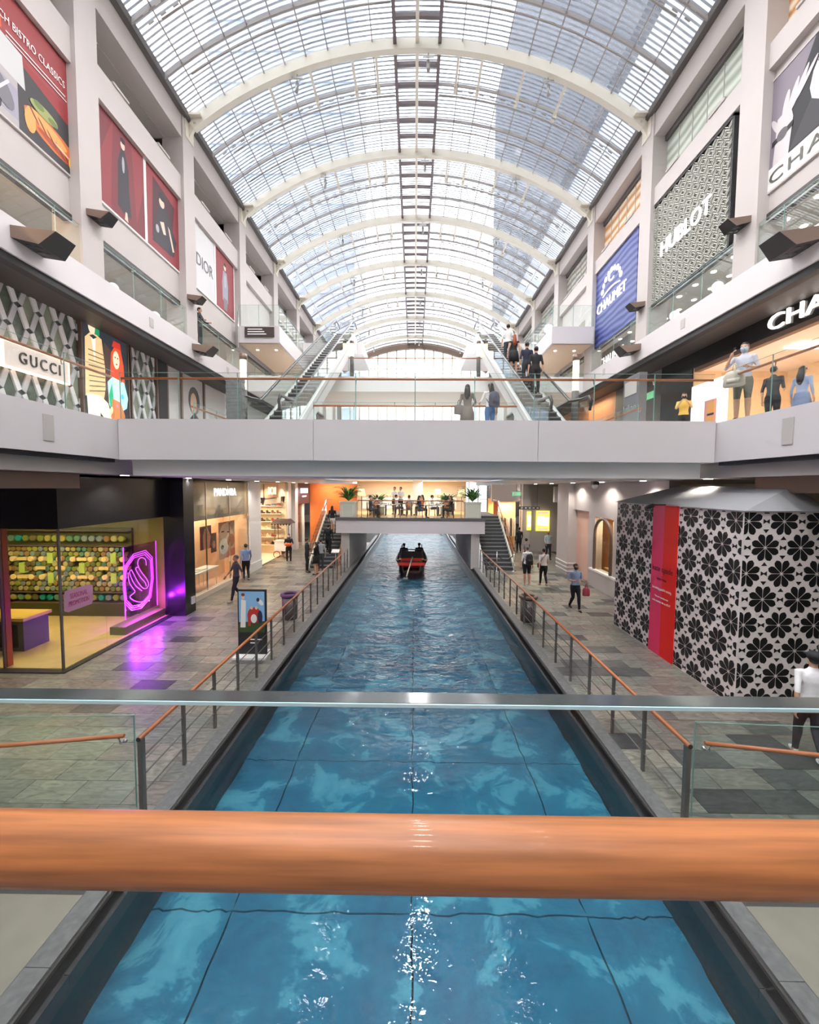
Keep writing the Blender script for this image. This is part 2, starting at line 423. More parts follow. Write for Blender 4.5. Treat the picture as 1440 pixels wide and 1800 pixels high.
# level three slabs and the columned side walls
CY = [12.05+5.25*k for k in range(-4, 8)]
ZT = 18.7
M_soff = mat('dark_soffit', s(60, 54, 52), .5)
for sg, sd in ((-1, 'left'), (1, 'right')):
    what = 'beneath the red posters' if sg < 0 else 'beneath the woven steel billboard'
    o = struct('slab_level_three_'+sd, B(sg*9, -12, 9.5, sg*16, 50, 10.3), M_fascia, 'pale fascia band of the third level walkway '+what)
    B(sg*9.06, -12, 9.32, sg*9.3, 50, 9.5).build('shadow_gap', M_blackm, o)
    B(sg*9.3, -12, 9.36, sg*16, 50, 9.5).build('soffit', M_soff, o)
    for yy in (8.9, 14.6, 20.5): B(sg*8.985, yy-.11, 9.75, sg*9.01, yy+.11, 10.05).build('vent_panel', M_grey, o)
    B(sg*9.5, -12, 12.3, sg*16, 50, 12.42).build('ceiling_panel', M_grey, o)
    B(sg*12.4, -12, 10.3, sg*12.55, 50, 12.3).build('back_wall', M_grey, o)
    for k in range(12):
        c = struct('column', B(sg*9.0, CY[k]-.4, 10.3, sg*9.8, CY[k]+.4, ZT), M_wall, 'tall pale square column carrying the glass roof '+('on the side with red posters' if sg < 0 else 'on the side with the blue billboard'))
    for k in range(11):
        y0, y1 = CY[k]+.4, CY[k+1]-.4
        w = struct('wall_'+sd, B(sg*9.3, y0, 11.6, sg*9.5, y1, 15.45), M_wall, 'pale wall bay between the roof columns '+what.replace('beneath', 'holding'))
        zs = 16.35 if sg < 0 else 15.85
        B(sg*9.12, y0, 15.45 if sg < 0 else 15.2, sg*9.7, y1, zs).build('sill_beam', M_wall, w)
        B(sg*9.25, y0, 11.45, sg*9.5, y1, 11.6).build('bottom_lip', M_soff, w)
        B(sg*9.05, y0, 17.75, sg*9.8, y1, ZT).build('head_beam', M_wall, w)
        B(sg*10.9, y0, 15.8, sg*11.0, y1, 17.9).build('back_wall', M_grey, w)
        B(sg*9.7, y0, 17.7, sg*11.0, y1, 17.8).build('recess_soffit', M_grey, w)
        B(sg*9.5, y0, zs-.05, sg*11.0, y1, zs+.02).build('recess_sill', M_grey, w)
        if k > 2:
            for q in (.25, .75): B(sg*9.08, y0+(y1-y0)*q-.35, zs+.01, sg*9.16, y0+(y1-y0)*q+.35, zs+.08).build('sill_lamp', M_grey, w)
    struct('wall_outer_'+sd, B(sg*15.9, -12, -.1, sg*16.1, 52, ZT), M_grey, 'plain back wall behind the shops '+what)
    struct('ceiling_'+sd, B(sg*9.05, -12, ZT, sg*16.1, 52, ZT+.3), M_grey, 'flat roof slab over the upper level '+what)
struct('wall_rear', B(-16, -12.2, -.1, 16, -12, 23), M_grey, 'plain wall closing the near end of the atrium')
# the end wall: solid low wall, glazed above
endw = struct('wall_end', B(-16, 51.9, -.8, 16, 52.1, .9), M_white, 'white wall with tall glazing closing the far end of the canal')
for k in range(17): B(-9+k*1.125-.08, 51.9, .9, -9+k*1.125+.08, 52.05, 21).build('mullion', M_cream, endw)
for z in (3.0, 5.6, 8.4, 10.2, 12.4, 14.6, 16.8, 18.7): B(-9, 51.88, z-.05, 9, 52.0, z+.05).build('transom', M_cream, endw)
MB().box(-16, 51.9, .9, -9, 52.1, 19).box(9, 51.9, .9, 16, 52.1, 19).build('side_wall', M_wall, endw)
for k in range(16):
    for z0, z1 in ((.9, 2.95), (3.05, 5.55), (5.65, 8.35), (8.45, 10.15), (10.25, 12.35), (12.45, 14.55), (14.65, 16.75), (16.85, 18.65)):
        B(-9+k*1.125+.05, 51.95, z0, -9+(k+1)*1.125-.05, 51.97, z1).build('pane', M_pane, endw)

# ---------------------------------------------------------------- vaulted glass roof
RZ, RR, HX = 6.75, 14.95, 9.0      # arch centre height, radius, half span
A1 = math.asin(HX/RR)
def arc(a, r=RR): return (r*math.sin(a), RZ+r*math.cos(a))
roof = struct('roof', MB().box(-9.2, -12, ZT-.12, -8.85, 52, ZT+.12).box(8.85, -12, ZT-.12, 9.2, 52, ZT+.12), M_dgrey, 'barrel vaulted glass roof with cream steel ribs over the canal')
NA = 22
SUB = 1.75
def arch_bar(y, w, d, r, a0=-A1, a1=A1, n=28):
    mb = MB(); vs = []; fs = []
    for i in range(n+1):
        a = a0+(a1-a0)*i/n
        for rr, yy in ((r, y-w/2), (r, y+w/2), (r-d, y+w/2), (r-d, y-w/2)):
            x, z = arc(a, rr); vs.append((x, yy, z))
    for i in range(n):
        for k in range(4): fs.append((i*4+k, i*4+(k+1) % 4, i*4+4+(k+1) % 4, i*4+4+k))
    fs += [(3, 2, 1, 0), (n*4, n*4+1, n*4+2, n*4+3)]
    return mb.add(vs, fs)
rib_m = arch_bar(0, .24, .38, RR-.05).mesh('rib', M_cream)
rib_f = arch_bar(0, .10, .10, RR-.02).mesh('rib_flange', M_dgrey)
sub_m = arch_bar(0, .06, .11, RR-.02).mesh('secondary_rib', M_mullion)
tie_m = MB().tube([(*arc(A1*(-.9+.8*i/8), RR-.42)[:1], 0, arc(A1*(-.9+.8*i/8), RR-.42)[1]) for i in range(9)], .03, 5).mesh('tie_rod', M_mullion)
tie_m2 = MB().tube([(-arc(A1*(-.9+.8*i/8), RR-.42)[0], 0, arc(A1*(-.9+.8*i/8), RR-.42)[1]) for i in range(9)], .03, 5).mesh('tie_rod', M_mullion)
for k, y in enumerate(CY):
    r = place('rib', rib_m, roof, (0, y+.05, 0))
    for q in (1, 2):
        if y+q*SUB < 52:
            place('secondary_rib', sub_m, roof, (0, y+q*SUB, 0))
            place('tie_rod', tie_m, roof, (0, y+q*SUB+.12, 0)); place('tie_rod', tie_m2, roof, (0, y+q*SUB+.12, 0))
place('rib', arch_bar(0, .5, .7, RR).mesh('rib', M_bronze), roof, (0, 51.7, 0))
for k in range(NA+1):
    a = -A1+2*A1*k/NA
    if abs(k-NA/2) < 1.1: continue
    x, z = arc(a, RR-.06); MB().bar((x, -12, z), (x, 52, z), .04, .10, (math.sin(a), 0, math.cos(a))).build('purlin', M_mullion, roof)
    if k % 2 and 1 < k < NA-1:     # short cream strut in front of every second purlin
        pass
# dark ridge ladder
dA = 2*A1/NA
for a in (-dA, 0, dA):
    x, z = arc(a, RR-.14); MB().bar((x, -12, z), (x, 52, z), .13, .26, (math.sin(a), 0, math.cos(a))).build('ridge_beam', M_cream if a == 0 else M_ladder, roof)
rung = MB()
(xa, za), (xb, zb) = arc(-dA, RR-.12), arc(0, RR-.12)
rl = MB().bar((xa+.06, 0, za), (xb-.06, 0, zb), .13, .13).mesh('rung', M_ladder); rr_ = MB().bar((-xa-.06, 0, za), (-xb+.06, 0, zb), .13, .13).mesh('rung', M_ladder)
y = -3.7
while y < 51.5:
    place('rung', rl, roof, (0, y, 0)); place('rung', rr_, roof, (0, y, 0)); y += SUB/2
# struts hung between main and first secondary rib
stm = MB().box(-.05, -.85, -.05, .05, .85, .05).box(-.07, .6, -.12, .07, .85, .05).mesh('strut', M_cream)
for y in CY:
    if not 5 < y < 48: continue
    for k in (-7, -5, -3, -1.9, 1.9, 3, 5, 7):
        a = k*dA; x, z = arc(a, RR-.30); o = place('strut', stm, roof, (x, y+.95, z)); o.rotation_euler.y = a
# panes: the 300 that show largest are separate, the rest one field
pl = []
y = CY[0]
while y < 51.5:
    for k in range(NA): pl.append((y, k))
    y += SUB
def pane_shape(mb, y, k):
    a0, a1 = -A1+dA*k+.002, -A1+dA*(k+1)-.002; p = [arc(a0), arc(a1)]; q = [arc(a0, RR+.02), arc(a1, RR+.02)]
    y0, y1 = y+.03, y+SUB-.03
    mb.prism([(p[0][0], y0, p[0][1]), (p[1][0], y0, p[1][1]), (q[1][0], y0, q[1][1]), (q[0][0], y0, q[0][1])], (0, y1-y0, 0)); return mb
vis = [t for t in pl if 12 < t[0] < 28]; vis.sort(key=lambda t: t[0]); vis = vis[:300]
_pm = {}
for (y, k) in vis:
    if k not in _pm: _pm[k] = pane_shape(MB(), 0, k).mesh('pane', M_pane)
    place('pane', _pm[k], roof, (0, y, 0))
pf = MB(); vs_ = set(vis)
for t in pl:
    if t not in vs_: pane_shape(pf, *t)
tag(pf.build('pane_field', M_pane, roof), kind='stuff')
# cables with short beads slung across the haunches of the vault
cb_ = MB()
for y in CY:
    if not 10 < y < 45: continue
    for dy in (1.25, 1.5):
        for sg in (-1, 1):
            for k in range(16):
                a = sg*(A1*.95-k*.032); x, z = arc(a, RR-.75); x2, z2 = arc(a-sg*.014, RR-.75); cb_.bar((x, y+dy, z), (x2, y+dy, z2), .035, .035)
tag(cb_.build('cable_beads', M_mullion, roof), kind='stuff')
# fine sun-shading blades over the panes
M_blade = mat('sunshade_blade', s(196, 200, 210), .6)
lb = MB(); y = 4.0
while y < 51.5:
    ph = ((y-CY[0]) % SUB)
    w = .072
    if True:
        vs = []; fs = []
        for i in range(25):
            a = -A1+2*A1*i/24; x, z = arc(a, RR+.08); vs += [(x, y, z), (x, y+w, z)]
        for i in range(24): fs.append((i*2, i*2+1, i*2+3, i*2+2))
        lb.add(vs, fs)
    y += .175
tag(lb.build('sunshade_blades', M_blade, roof), kind='stuff')
# springing brackets on the columns
for sg in (-1, 1):
    bm_ = MB().prism([(sg*9.0, -.07, 17.95), (sg*9.0, -.07, 18.95), (sg*8.35, -.07, 19.0), (sg*8.3, -.07, 18.75), (sg*8.75, -.07, 18.4)], (0, .14, 0))
    bm_.box(sg*8.4, -.3, 18.72, sg*9.0, .3, 18.8).box(sg*8.96, -.3, 17.95, sg*9.0, .3, 18.8)
    me = bm_.mesh('rib_bracket', M_cream)
    pin = MB().tube([(sg*8.7, -.12, 18.55), (sg*8.7, .12, 18.55)], .06, 8).mesh('pin', M_dgrey)
    for y in CY:
        if y > 5:
            o = place('rib_bracket', me, roof, (0, y+.05, 0)); place('pin', pin, o)
# small spotlights clamped under the ribs
spm = MB().tube([(0, 0, 0), (0, 0, -.35)], .02, 6).box(-.22, -.03, -.16, .22, .03, -.10).tube([(.0, .0, -.3), (0, -.12, -.75)], .07, 8).mesh('spotlight', M_steel)
for y in CY:
    if -10 < y < 50:
        for a, wd in ((-.33, 'over the red poster side'), (.03, 'beside the dark ridge ladder'), (.36, 'over the blue billboard side')):
            x, z = arc(a, RR-.45)
            sl_ = bpy.data.lights.new('roof_spot_beam', 'SPOT'); sl_.energy = 265 if abs(a) < .1 else 50; sl_.spot_size = math.radians(165); sl_.spot_blend = .6; sl_.shadow_soft_size = .4; sl_.color = (1, .98, .975)
            so_ = bpy.data.objects.new('roof_spot_beam', sl_); COL.objects.link(so_); so_.location = (x, y-.05, z-.85)
            tag(place('roof_spotlight', spm, None, (x, y+.1, z)), 'spotlight under the %s roof rib from the viewer %s' % (ORD[max(0, CY.index(y)-3)], wd) if y > 5 else 'spotlight under the %s rib behind the viewer %s' % (ORD[CY.index(y)], wd), 'spotlight', 'roof spotlights '+wd)

# towers outside the roof
tm = mat('tower_glass', s(140, 150, 166), .5, noise=.05, nscale=.2); td = mat('tower_shade', s(74, 78, 88), .6)
t = empty('hotel_tower', (-26, 95, 0), label='grey blue tower block seen through the roof glazing above the red posters', cat='building')
B(-14, -10, 0, 14, 10, 190).build('tower_body', tm, t, (0, 0, 0))
for k in range(30): B(-14.1, -10.3, 20+k*5.6, 14.0, -10, 20.6+k*5.6).build('balcony_band', mat('tower_band', s(150, 156, 166), .6), t)
t = empty('tower_block', (14, 20, 0), label='pale slab block with dark edge seen through the roof above the blue billboard', cat='building')
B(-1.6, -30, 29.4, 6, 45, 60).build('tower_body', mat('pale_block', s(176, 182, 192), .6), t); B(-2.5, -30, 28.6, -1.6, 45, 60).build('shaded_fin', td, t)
# outside canopy beyond the end wall
cm = MB(); vs = []; fs = []
for i in range(25):
    u = -1+2*i/24; x = u*22; z = 17.2-4.2*u*u
    vs += [(x, 56, z), (x, 70, z+1.6), (x, 56, z-.5)]
for i in range(24): fs += [(i*3, i*3+3, i*3+4, i*3+1), (i*3, i*3+2, i*3+5, i*3+3)]
tag(cm.add(vs, fs).build('entrance_canopy', mat('canopy_membrane', s(92, 98, 92), .7)), 'pale curved canopy roof outside beyond the end glazing', 'canopy')
# ================================================================ GROUND FLOOR SHOPS
def area(name, loc, sx, sy, power, col, rot=(0, 0, 0), parent=None):
    l = bpy.data.lights.new(name, 'AREA'); l.shape = 'RECTANGLE'; l.size = sx; l.size_y = sy; l.energy = power*LAMPS; l.color = col
    o = bpy.data.objects.new(name, l); COL.objects.link(o); o.location = loc; o.rotation_euler = rot
    if parent: o.parent = parent
    return o
WARM = (1, .78, .5); NEUT = (1, .93, .84)
dlm = MB().tube([(0, 0, 0), (0, 0, -.015)], .1, 12).mesh('ceiling_downlight', emis('soffit_glow', (1, .95, .88), .9))
for sg, w in ((-1, 'beside the shops with the neon swan'), (1, 'beside the flower hoarding')):
    for k in range(7):
        yy = 11+k*3.1
        tag(place('ceiling_downlight', dlm, None, (sg*7.6, yy, 4.62)), '%s round downlight from the viewer in the soffit %s' % (ORD[k], w), 'downlight', 'walkway downlights '+w)
        l = bpy.data.lights.new('downlight_beam', 'SPOT'); l.energy = 17*LAMPS; l.spot_size = math.radians(140); l.spot_blend = .5; l.shadow_soft_size = .1; l.color = NEUT
        o = bpy.data.objects.new('downlight_beam', l); COL.objects.link(o); o.location = (sg*(7.6 if yy > 14 or sg < 0 else 5.9), yy, 4.58) if False else (sg*7.6, yy, 4.58)
# ---- swan jewellery shop
M_olive = mat('olive_wall', s(120, 112, 44), .6, noise=.05); M_olived = mat('olive_dark', s(72, 72, 30), .5)
M_yfloor = mat('yellow_stone_floor', s(214, 190, 120), .45, noise=.08, nscale=2)
shop = empty('jewellery_shop', (0, 0, 0), label='olive jewellery shop with black fascia, glass front and a neon swan', cat='shop')
B(-14, 9.62, 0, -8.22, 13.9, .03).build('shop_floor', M_yfloor, shop)
B(-14, 13.9, 0, -8.1, 14.05, 4.6).build('back_wall', M_olive, shop)
B(-14.1, 9.5, 0, -14, 14, 4.6).build('side_wall', M_olive, shop)
B(-14, 9.8, 3.55, -8.3, 13.9, 3.65).build('shop_ceiling', M_olived, shop)
B(-14, 9.45, 3.35, -8.1, 9.75, 4.55).build('fascia', M_black, shop)
B(-8.3, 9.75, 3.35, -8.1, 13.8, 4.55).build('fascia', M_black, shop)
B(-9.6, 9.58, .03, -8.25, 9.61, 3.35).build('pane', M_glass, shop)
B(-14, 9.58, .03, -9.64, 9.61, 3.35).build('pane', M_glass, shop)
for y0, y1 in ((9.62, 11.0), (11.01, 12.4), (12.41, 13.78)): B(-8.24, y0, .03, -8.21, y1, 3.35).build('pane', M_glass, shop)
for x in (-9.62, -8.23): B(x-.02, 9.57, .03, x+.02, 9.62, 3.35).build('mullion', M_dgrey if x > -9 else M_bronze, shop)
B(-9.72, 9.66, .03, -9.62, 9.8, 3.35).build('door_post', mat('copper', s(170, 90, 60), .35, .6), shop)
B(-14, 9.4, 0, -8.05, 9.58, .025).build('threshold', M_coping_d, shop); B(-8.2, 9.58, 0, -8.05, 13.8, .025).build('threshold', M_coping_d, shop)
for x in (-12.6, -10.9, -9.2):
    B(x-.3, 11.4, 3.5, x+.3, 12.4, 3.555).build('ceiling_light', emis('warm_lamp', (1, .8, .45), .8), shop)
area('shop_light', (-10.9, 11.9, 3.45), 4.4, 1.0, 13, (1, .80, .36))
B(-13.7, 13.6, .03, -9.35, 13.9, .45).build('wall_plinth', M_olived, shop)
# ---- wall of round jars
jw = empty('jar_wall', (0, 0, 0), label='wall rack full of round green and gold jars inside the olive shop', cat='display wall')
B(-13.7, 13.8, .45, -9.38, 13.9, 2.95).build('backing', M_olived, jw)
for z in (2.36, 2.86, .82, .46): B(-13.7, 13.6, z-.015, -9.38, 13.8, z+.015).build('shelf', M_bronze, jw)
jm = [mat('jar_%d' % i, s(*c), .25) for i, c in enumerate(((150, 160, 70), (120, 130, 60), (170, 160, 90), (95, 140, 110), (150, 120, 70), (130, 146, 140), (110, 104, 60), (186, 180, 120)))]
jgold = emis('gold_display', (1, .72, .25), .02); jteal = mat('jar_teal', s(30, 150, 140), .2)
jar = {}
def jarm(m, r, d=.14):
    key = (m.name, r)
    if key not in jar:
        jar[key] = MB().tube([(0, 0, 0), (0, -d, 0), (0, -d-.012, 0)], [r, r, r*.82], 12).mesh('jar', m)
    return jar[key]
rj = random.Random(5); x = -13.55
while x < -9.45:
    for z in (2.6, .64): place('jar', jarm(jteal if rj.random() < .14 else rj.choice(jm), .105), jw, (x, 13.8, z))
    x += .245
for r in range(9):
    z = .93+r*.165; x = -13.6+(r % 2)*.09
    while x < -9.42:
        if not (r in (3, 5, 6) and rj.random() < .22): place('jar', jarm(rj.choice(jm), rj.choice((.078, .088))), jw, (x, 13.8, z))
        x += .182
gb = B(-.16, -.16, -.05, .16, 0, .05).mesh('gold_tray', jgold); gv = B(-.09, -.16, -.17, .09, 0, .17).mesh('green_tray', emis('lit_green', (.55, .7, .12), .02)); gc = jarm(jgold, .088, .17)
for qi, cx in enumerate((-12.95, -12.0, -10.95, -9.9)):
    for dx, dz, me, nm in ((0, .33, gv, 'green_tray'), (0, -.33, gv, 'green_tray'), (-.33, 0, gb, 'gold_tray'), (.33, 0, gb, 'gold_tray'), (-.3, .3, gc, 'jar'), (.3, .3, gc, 'jar'), (-.3, -.3, gc, 'jar'), (.3, -.3, gc, 'jar')) if qi % 2 else ((0, .3, gb, 'gold_tray'), (0, -.3, gb, 'gold_tray'), (-.3, .3, gc, 'jar'), (.3, .3, gc, 'jar'), (-.3, -.3, gc, 'jar'), (.3, -.3, gc, 'jar'), (0, 0, gv, 'green_tray')):
        place(nm, me, jw, (cx+dx, 13.79, 1.62+dz))
# ---- neon swan panel on plinth
M_neon = mat('neon_purple', (.7, .2, .9), .4, emit=(.5, .02, 1), es=.5); M_neon2 = mat('neon_pink', (.9, .3, .9), .4, emit=(.7, .05, 1), es=.5)
M_vglass = glass_mat('violet_glass', (.78, .55, .95), .9)
sw = empty('neon_swan_sign', (-8.45, 12.8, 0), label='purple neon octagon sign with a swan on a glass panel', cat='neon sign')
def sp(cx, cy):
    p = at(cx/3, 820+cy/3, x=-8.45); return (0, p.y-12.8, p.z)
B(-.02, -.72, .42, -.005, .82, 2.55).build('panel', M_vglass, sw)
def smoothline(pts, k=4):
    pts = [Vector(p) for p in pts]; out = []
    for i in range(len(pts)-1):
        p0, p1, p2, p3 = pts[max(i-1, 0)], pts[i], pts[i+1], pts[min(i+2, len(pts)-1)]
        for j in range(k):
            t = j/k; out.append(.5*((2*p1)+(p2-p0)*t+(2*p0-5*p1+4*p2-p3)*t*t+(3*p1-p0-3*p2+p3)*t**3))
    return out+[pts[-1]]
oc = [(700, 462), (765, 442), (800, 478), (806, 590), (792, 690), (740, 748), (690, 758), (655, 722), (645, 620), (655, 525)]
for sc, m in ((1.0, M_neon), (.93, M_neon2), (.86, M_neon)):
    pts = [sp(727+(a-727)*sc, 602+(b-602)*sc) for a, b in oc]
    MB().tube([Vector(p)+Vector((.02, 0, 0)) for p in pts], .013, 6, closed=True).build('neon_tube', m, sw)
for ln in ([(768, 522), (764, 492), (745, 480), (727, 492), (724, 520), (742, 556), (768, 590), (780, 618), (772, 640), (752, 642), (728, 615), (706, 575), (690, 545)],
           [(724, 530), (712, 540), (735, 580), (762, 612), (768, 632)], [(690, 545), (680, 556), (690, 590), (712, 628), (745, 655)],
           [(672, 560), (678, 610), (700, 645), (708, 662), (682, 688), (712, 710), (752, 712), (782, 680), (792, 630)]):
    MB().tube([Vector(p)+Vector((.02, 0, 0)) for p in smoothline([sp(*q) for q in ln])], .012, 6).build('neon_tube', M_neon2, sw)
for yy in (-.72, .82): B(-.025, yy-.01, .42, 0, yy+.01, 2.55).build('panel_edge', M_neon, sw)
B(-.32, -.95, .03, .13, 1.0, .26).build('plinth', mat('olive_plinth', s(110, 120, 60), .5), sw)
for yy in (-.5, .05, .6):
    pl_ = bpy.data.lights.new('neon_glow_fill', 'POINT'); pl_.energy = 15; pl_.color = (.45, .02, 1); pl_.shadow_soft_size = .01  # unseen point lights added to strengthen the sign's violet glow on the floor
    po_ = bpy.data.objects.new('neon_glow_fill', pl_); COL.objects.link(po_); po_.location = (-8.33, 12.8+yy, .62)
# ---- sticker on the glass
fl_ = frame_left(-8.195)
st = empty('promotion_sticker', (-8.195, 0, 0), label='pink hexagonal sticker reading SEASONAL PROMOTION on the shop glass', cat='sticker')
c0 = at(112, 1052, x=-8.195); c1 = at(163, 1045, x=-8.195); w_ = c1.y-c0.y; zc = .5*(at(138, 1051, x=-8.195).z)*2
hx = [(0, .1), (.12, 0), (.95, .0), (1, .2), (1, .9), (.88, 1), (.05, 1), (0, .8)]
MB().prism([(0, c0.y+u*w_, zc-.26+v*.52) for u, v in hx], (.006, 0, 0)).build('plate', mat('sticker_pink', s(190, 140, 174), .5), st)
text('SEASONAL', fl_, c0.y+w_*.2, zc+.04, w_*.6, .12, mat('sticker_ink', s(176, 40, 110), .5), st, n0=.007, depth=.003)
text('PROMOTION', fl_, c0.y+w_*.15, zc-.14, w_*.7, .12, MATS['sticker_ink'], st, n0=.007, depth=.003)
# ---- counter in the shop
ct = empty('display_counter', (-10.6, 10.9, .03), label='low dark display counter with yellow top by the shop door', cat='counter')
B(-2, -.3, 0, .5, .45, .8).build('cabinet', M_dgrey, ct); B(-2, -.36, .8, .56, .5, .88).build('counter_top', mat('yellow_top', s(220, 180, 90), .4), ct)
for k in range(3): B(-1.6+k*.7, -.31, .1, -1.05+k*.7, -.3, .7).build('front_panel', M_blackm, ct)

# ---- black column
struct('column_black', B(-8.3, 13.8, 0, -7.62, 14.45, 4.62), M_black, 'tall glossy black column between the two jewellery shops')
B(-7.66, 14.15, .3, -7.58, 14.35, .55).build('sensor_box', M_white, bpy.data.objects['column_black'])
# ---- peach jewellery shop
M_taupe = mat('taupe_panel', s(150, 136, 118), .5); M_peach = mat('peach_wall', s(244, 206, 168), .6); M_peachf = mat('peach_floor', s(220, 180, 150), .4)
pd = empty('charm_shop', (0, 0, 0), label='peach lit jewellery shop with white lettering over tall glass', cat='shop')
B(-13, 14.45, 0, -8.2, 20.85, .05).build('shop_floor', M_peachf, pd)
B(-8.55, 14.45, 3.0, -8.4, 20.8, 4.55).build('fascia', M_taupe, pd)
for y0, y1 in ((14.47, 16.5), (16.52, 18.6), (18.62, 20.7)): B(-8.24, y0, .2, -8.21, y1, 4.5).build('pane', M_glass, pd)
for y in (16.51, 18.61, 20.72): B(-8.25, y-.012, .2, -8.2, y+.012, 4.5).build('mullion', M_chrome, pd)
B(-8.4, 14.45, 0, -8.15, 20.8, .2).build('shop_plinth', mat('lit_plinth', s(240, 226, 206), .5), pd)
B(-9.6, 14.5, 0, -9.45, 20.8, 4.5).build('display_wall', M_peach, pd)
B(-9.45, 16.6, .1, -9.3, 17.4, 3.4).build('wall_panel', mat('tan_panel', s(176, 146, 110), .6), pd)
B(-9.6, 20.75, 0, -8.3, 20.85, 4.5).build('side_wall', M_peach, pd)
B(-9.45, 14.5, 3.55, -8.5, 20.7, 3.6).build('shop_ceiling', M_peach, pd)
for y in (15.4, 17.6, 19.6): B(-9.2, y-.3, 3.5, -8.8, y+.3, 3.56).build('ceiling_light', emis('soft_lamp', (1, .86, .66), .9), pd)
area('shop_light', (-8.95, 17.5, 3.45), .5, 5.0, 10, (1, .82, .58))
pa, pb = at(376, 871, x=-8.4), at(414, 868, x=-8.4)
text('PANDORA', frame_left(-8.4), pa.y, 3.93, pb.y-pa.y, .34, emis('white_sign', (1, .97, .92), .2), pd, depth=.04)
text('^', frame_left(-8.4), pa.y+(pb.y-pa.y)*.61, 4.30, .12, .10, emis('white_sign', (1, .97, .92), .2), pd, name='crown_mark', depth=.04)
def poster(name, label, fr_, u0, v0, w, h, items, base, depth=.03, emisb=False, group=None, cat='poster'):
    o = empty(name, (0, 0, 0), label=label, cat=cat, group=group)
    p = [fr_(u0, v0, 0), fr_(u0+w, v0, 0), fr_(u0+w, v0+h, 0), fr_(u0, v0+h, 0)]
    MB().prism(p, fr_(0, 0, depth)-fr_(0, 0, 0)).build('board', base, o)
    if items: art(o, fr_, u0, v0, w, h, items, n0=depth+.003)
    return o
P = lambda n, r, g, b: mat('print_'+n, s(r, g, b), .6)
fr = frame_left(-8.78)
a, b = at(385, 985, x=-8.75), at(412, 914, x=-8.75)
poster('portrait_poster', 'poster of a freckled face with a small dog in the peach shop', fr, a.y, a.z, b.y-a.y, b.z-a.z, [
    (P('tan', 214, 170, 140), [(0, 0), (1, 0), (1, 1), (0, 1)]), (P('hair', 176, 130, 96), [(0, .7), (.5, 1), (0, 1)]), (P('hair', 176, 130, 96), [(.6, 1), (1, .55), (1, 1)]),
    (P('face', 232, 190, 160), ell(.42, .72, .34, .24)), (P('brow', 96, 62, 48), ell(.25, .74, .1, .02)), (P('brow', 96, 62, 48), ell(.6, .7, .1, .02)),
    (P('dog', 240, 226, 206), ell(.3, .34, .28, .22)), (P('ear', 190, 110, 60), ell(.75, .45, .24, .18)), (P('nose', 50, 40, 40), ell(.2, .32, .09, .06)), (P('coral', 226, 120, 90), [(.4, 0), (1, 0), (1, .22), (.6, .2)])], P('tan', 214, 170, 140))
a, b = at(353, 968, x=-8.75), at(371, 923, x=-8.75)
poster('fashion_poster', 'poster of a person in a dusty pink coat in the peach shop', fr, a.y, a.z, b.y-a.y, b.z-a.z, [
    (P('plum', 110, 60, 56), [(0, 0), (1, 0), (1, 1), (0, 1)]), (P('coat', 206, 136, 116), [(.25, 0), (.8, 0), (.95, .5), (.7, .85), (.4, .9), (.2, .6)]), (P('face', 232, 190, 160), ell(.52, .86, .14, .1)), (P('hairr', 120, 56, 40), ell(.5, .95, .18, .07))], P('plum', 110, 60, 56))
a, b = at(372, 972, x=-8.75), at(380, 936, x=-8.75)
poster('narrow_poster', 'narrow dark brown poster beside the pink coat poster', fr, a.y, a.z, b.y-a.y, b.z-a.z, [(P('brown', 120, 80, 60), [(0, 0), (1, 0), (1, 1), (0, 1)]), (P('coat', 206, 136, 116), ell(.5, .4, .3, .2))], P('brown', 120, 80, 60))
a, b = at(322, 976, x=-8.75), at(330, 930, x=-8.75)
poster('woman_poster', 'narrow poster of a long haired woman near the black column', fr, a.y, a.z, b.y-a.y, b.z-a.z, [(P('grey', 160, 156, 160), [(0, 0), (1, 0), (1, 1), (0, 1)]), (P('hairr', 120, 56, 40), ell(.45, .62, .38, .34)), (P('face', 232, 190, 160), ell(.5, .62, .22, .2)), (P('ink', 40, 36, 44), [(.1, 0), (.9, 0), (.7, .36), (.3, .36)])], P('grey', 160, 156, 160))
tb = empty('display_table', (-8.8, 16.3, .05), label='long white jewellery display table behind the shop glass', cat='table')
B(-.32, -1.4, .80, .32, 1.8, .86).build('table_top', M_white, tb)
for k in range(5):
    for sx in (-.28, .28): B(sx-.012, -1.3+k*.72, 0, sx+.012, -1.276+k*.72, .8).build('leg', M_white, tb)
for k in range(4): B(-.2, -1.0+k*.55, .86, .2, -.65+k*.55, .9).build('tray', M_cream, tb)
# glass decals
text('YOUR', frame_left(-8.2), 15.0, .98, .4, .11, mat('decal_brown', s(120, 86, 60), .6), pd, 'decal', .002)
text('BEAUTIFUL', frame_left(-8.2), 14.87, .82, .66, .11, MATS['decal_brown'], pd, 'decal', .002)
text('STYLE', frame_left(-8.2), 15.0, .66, .4, .11, MATS['decal_brown'], pd, 'decal', .002)
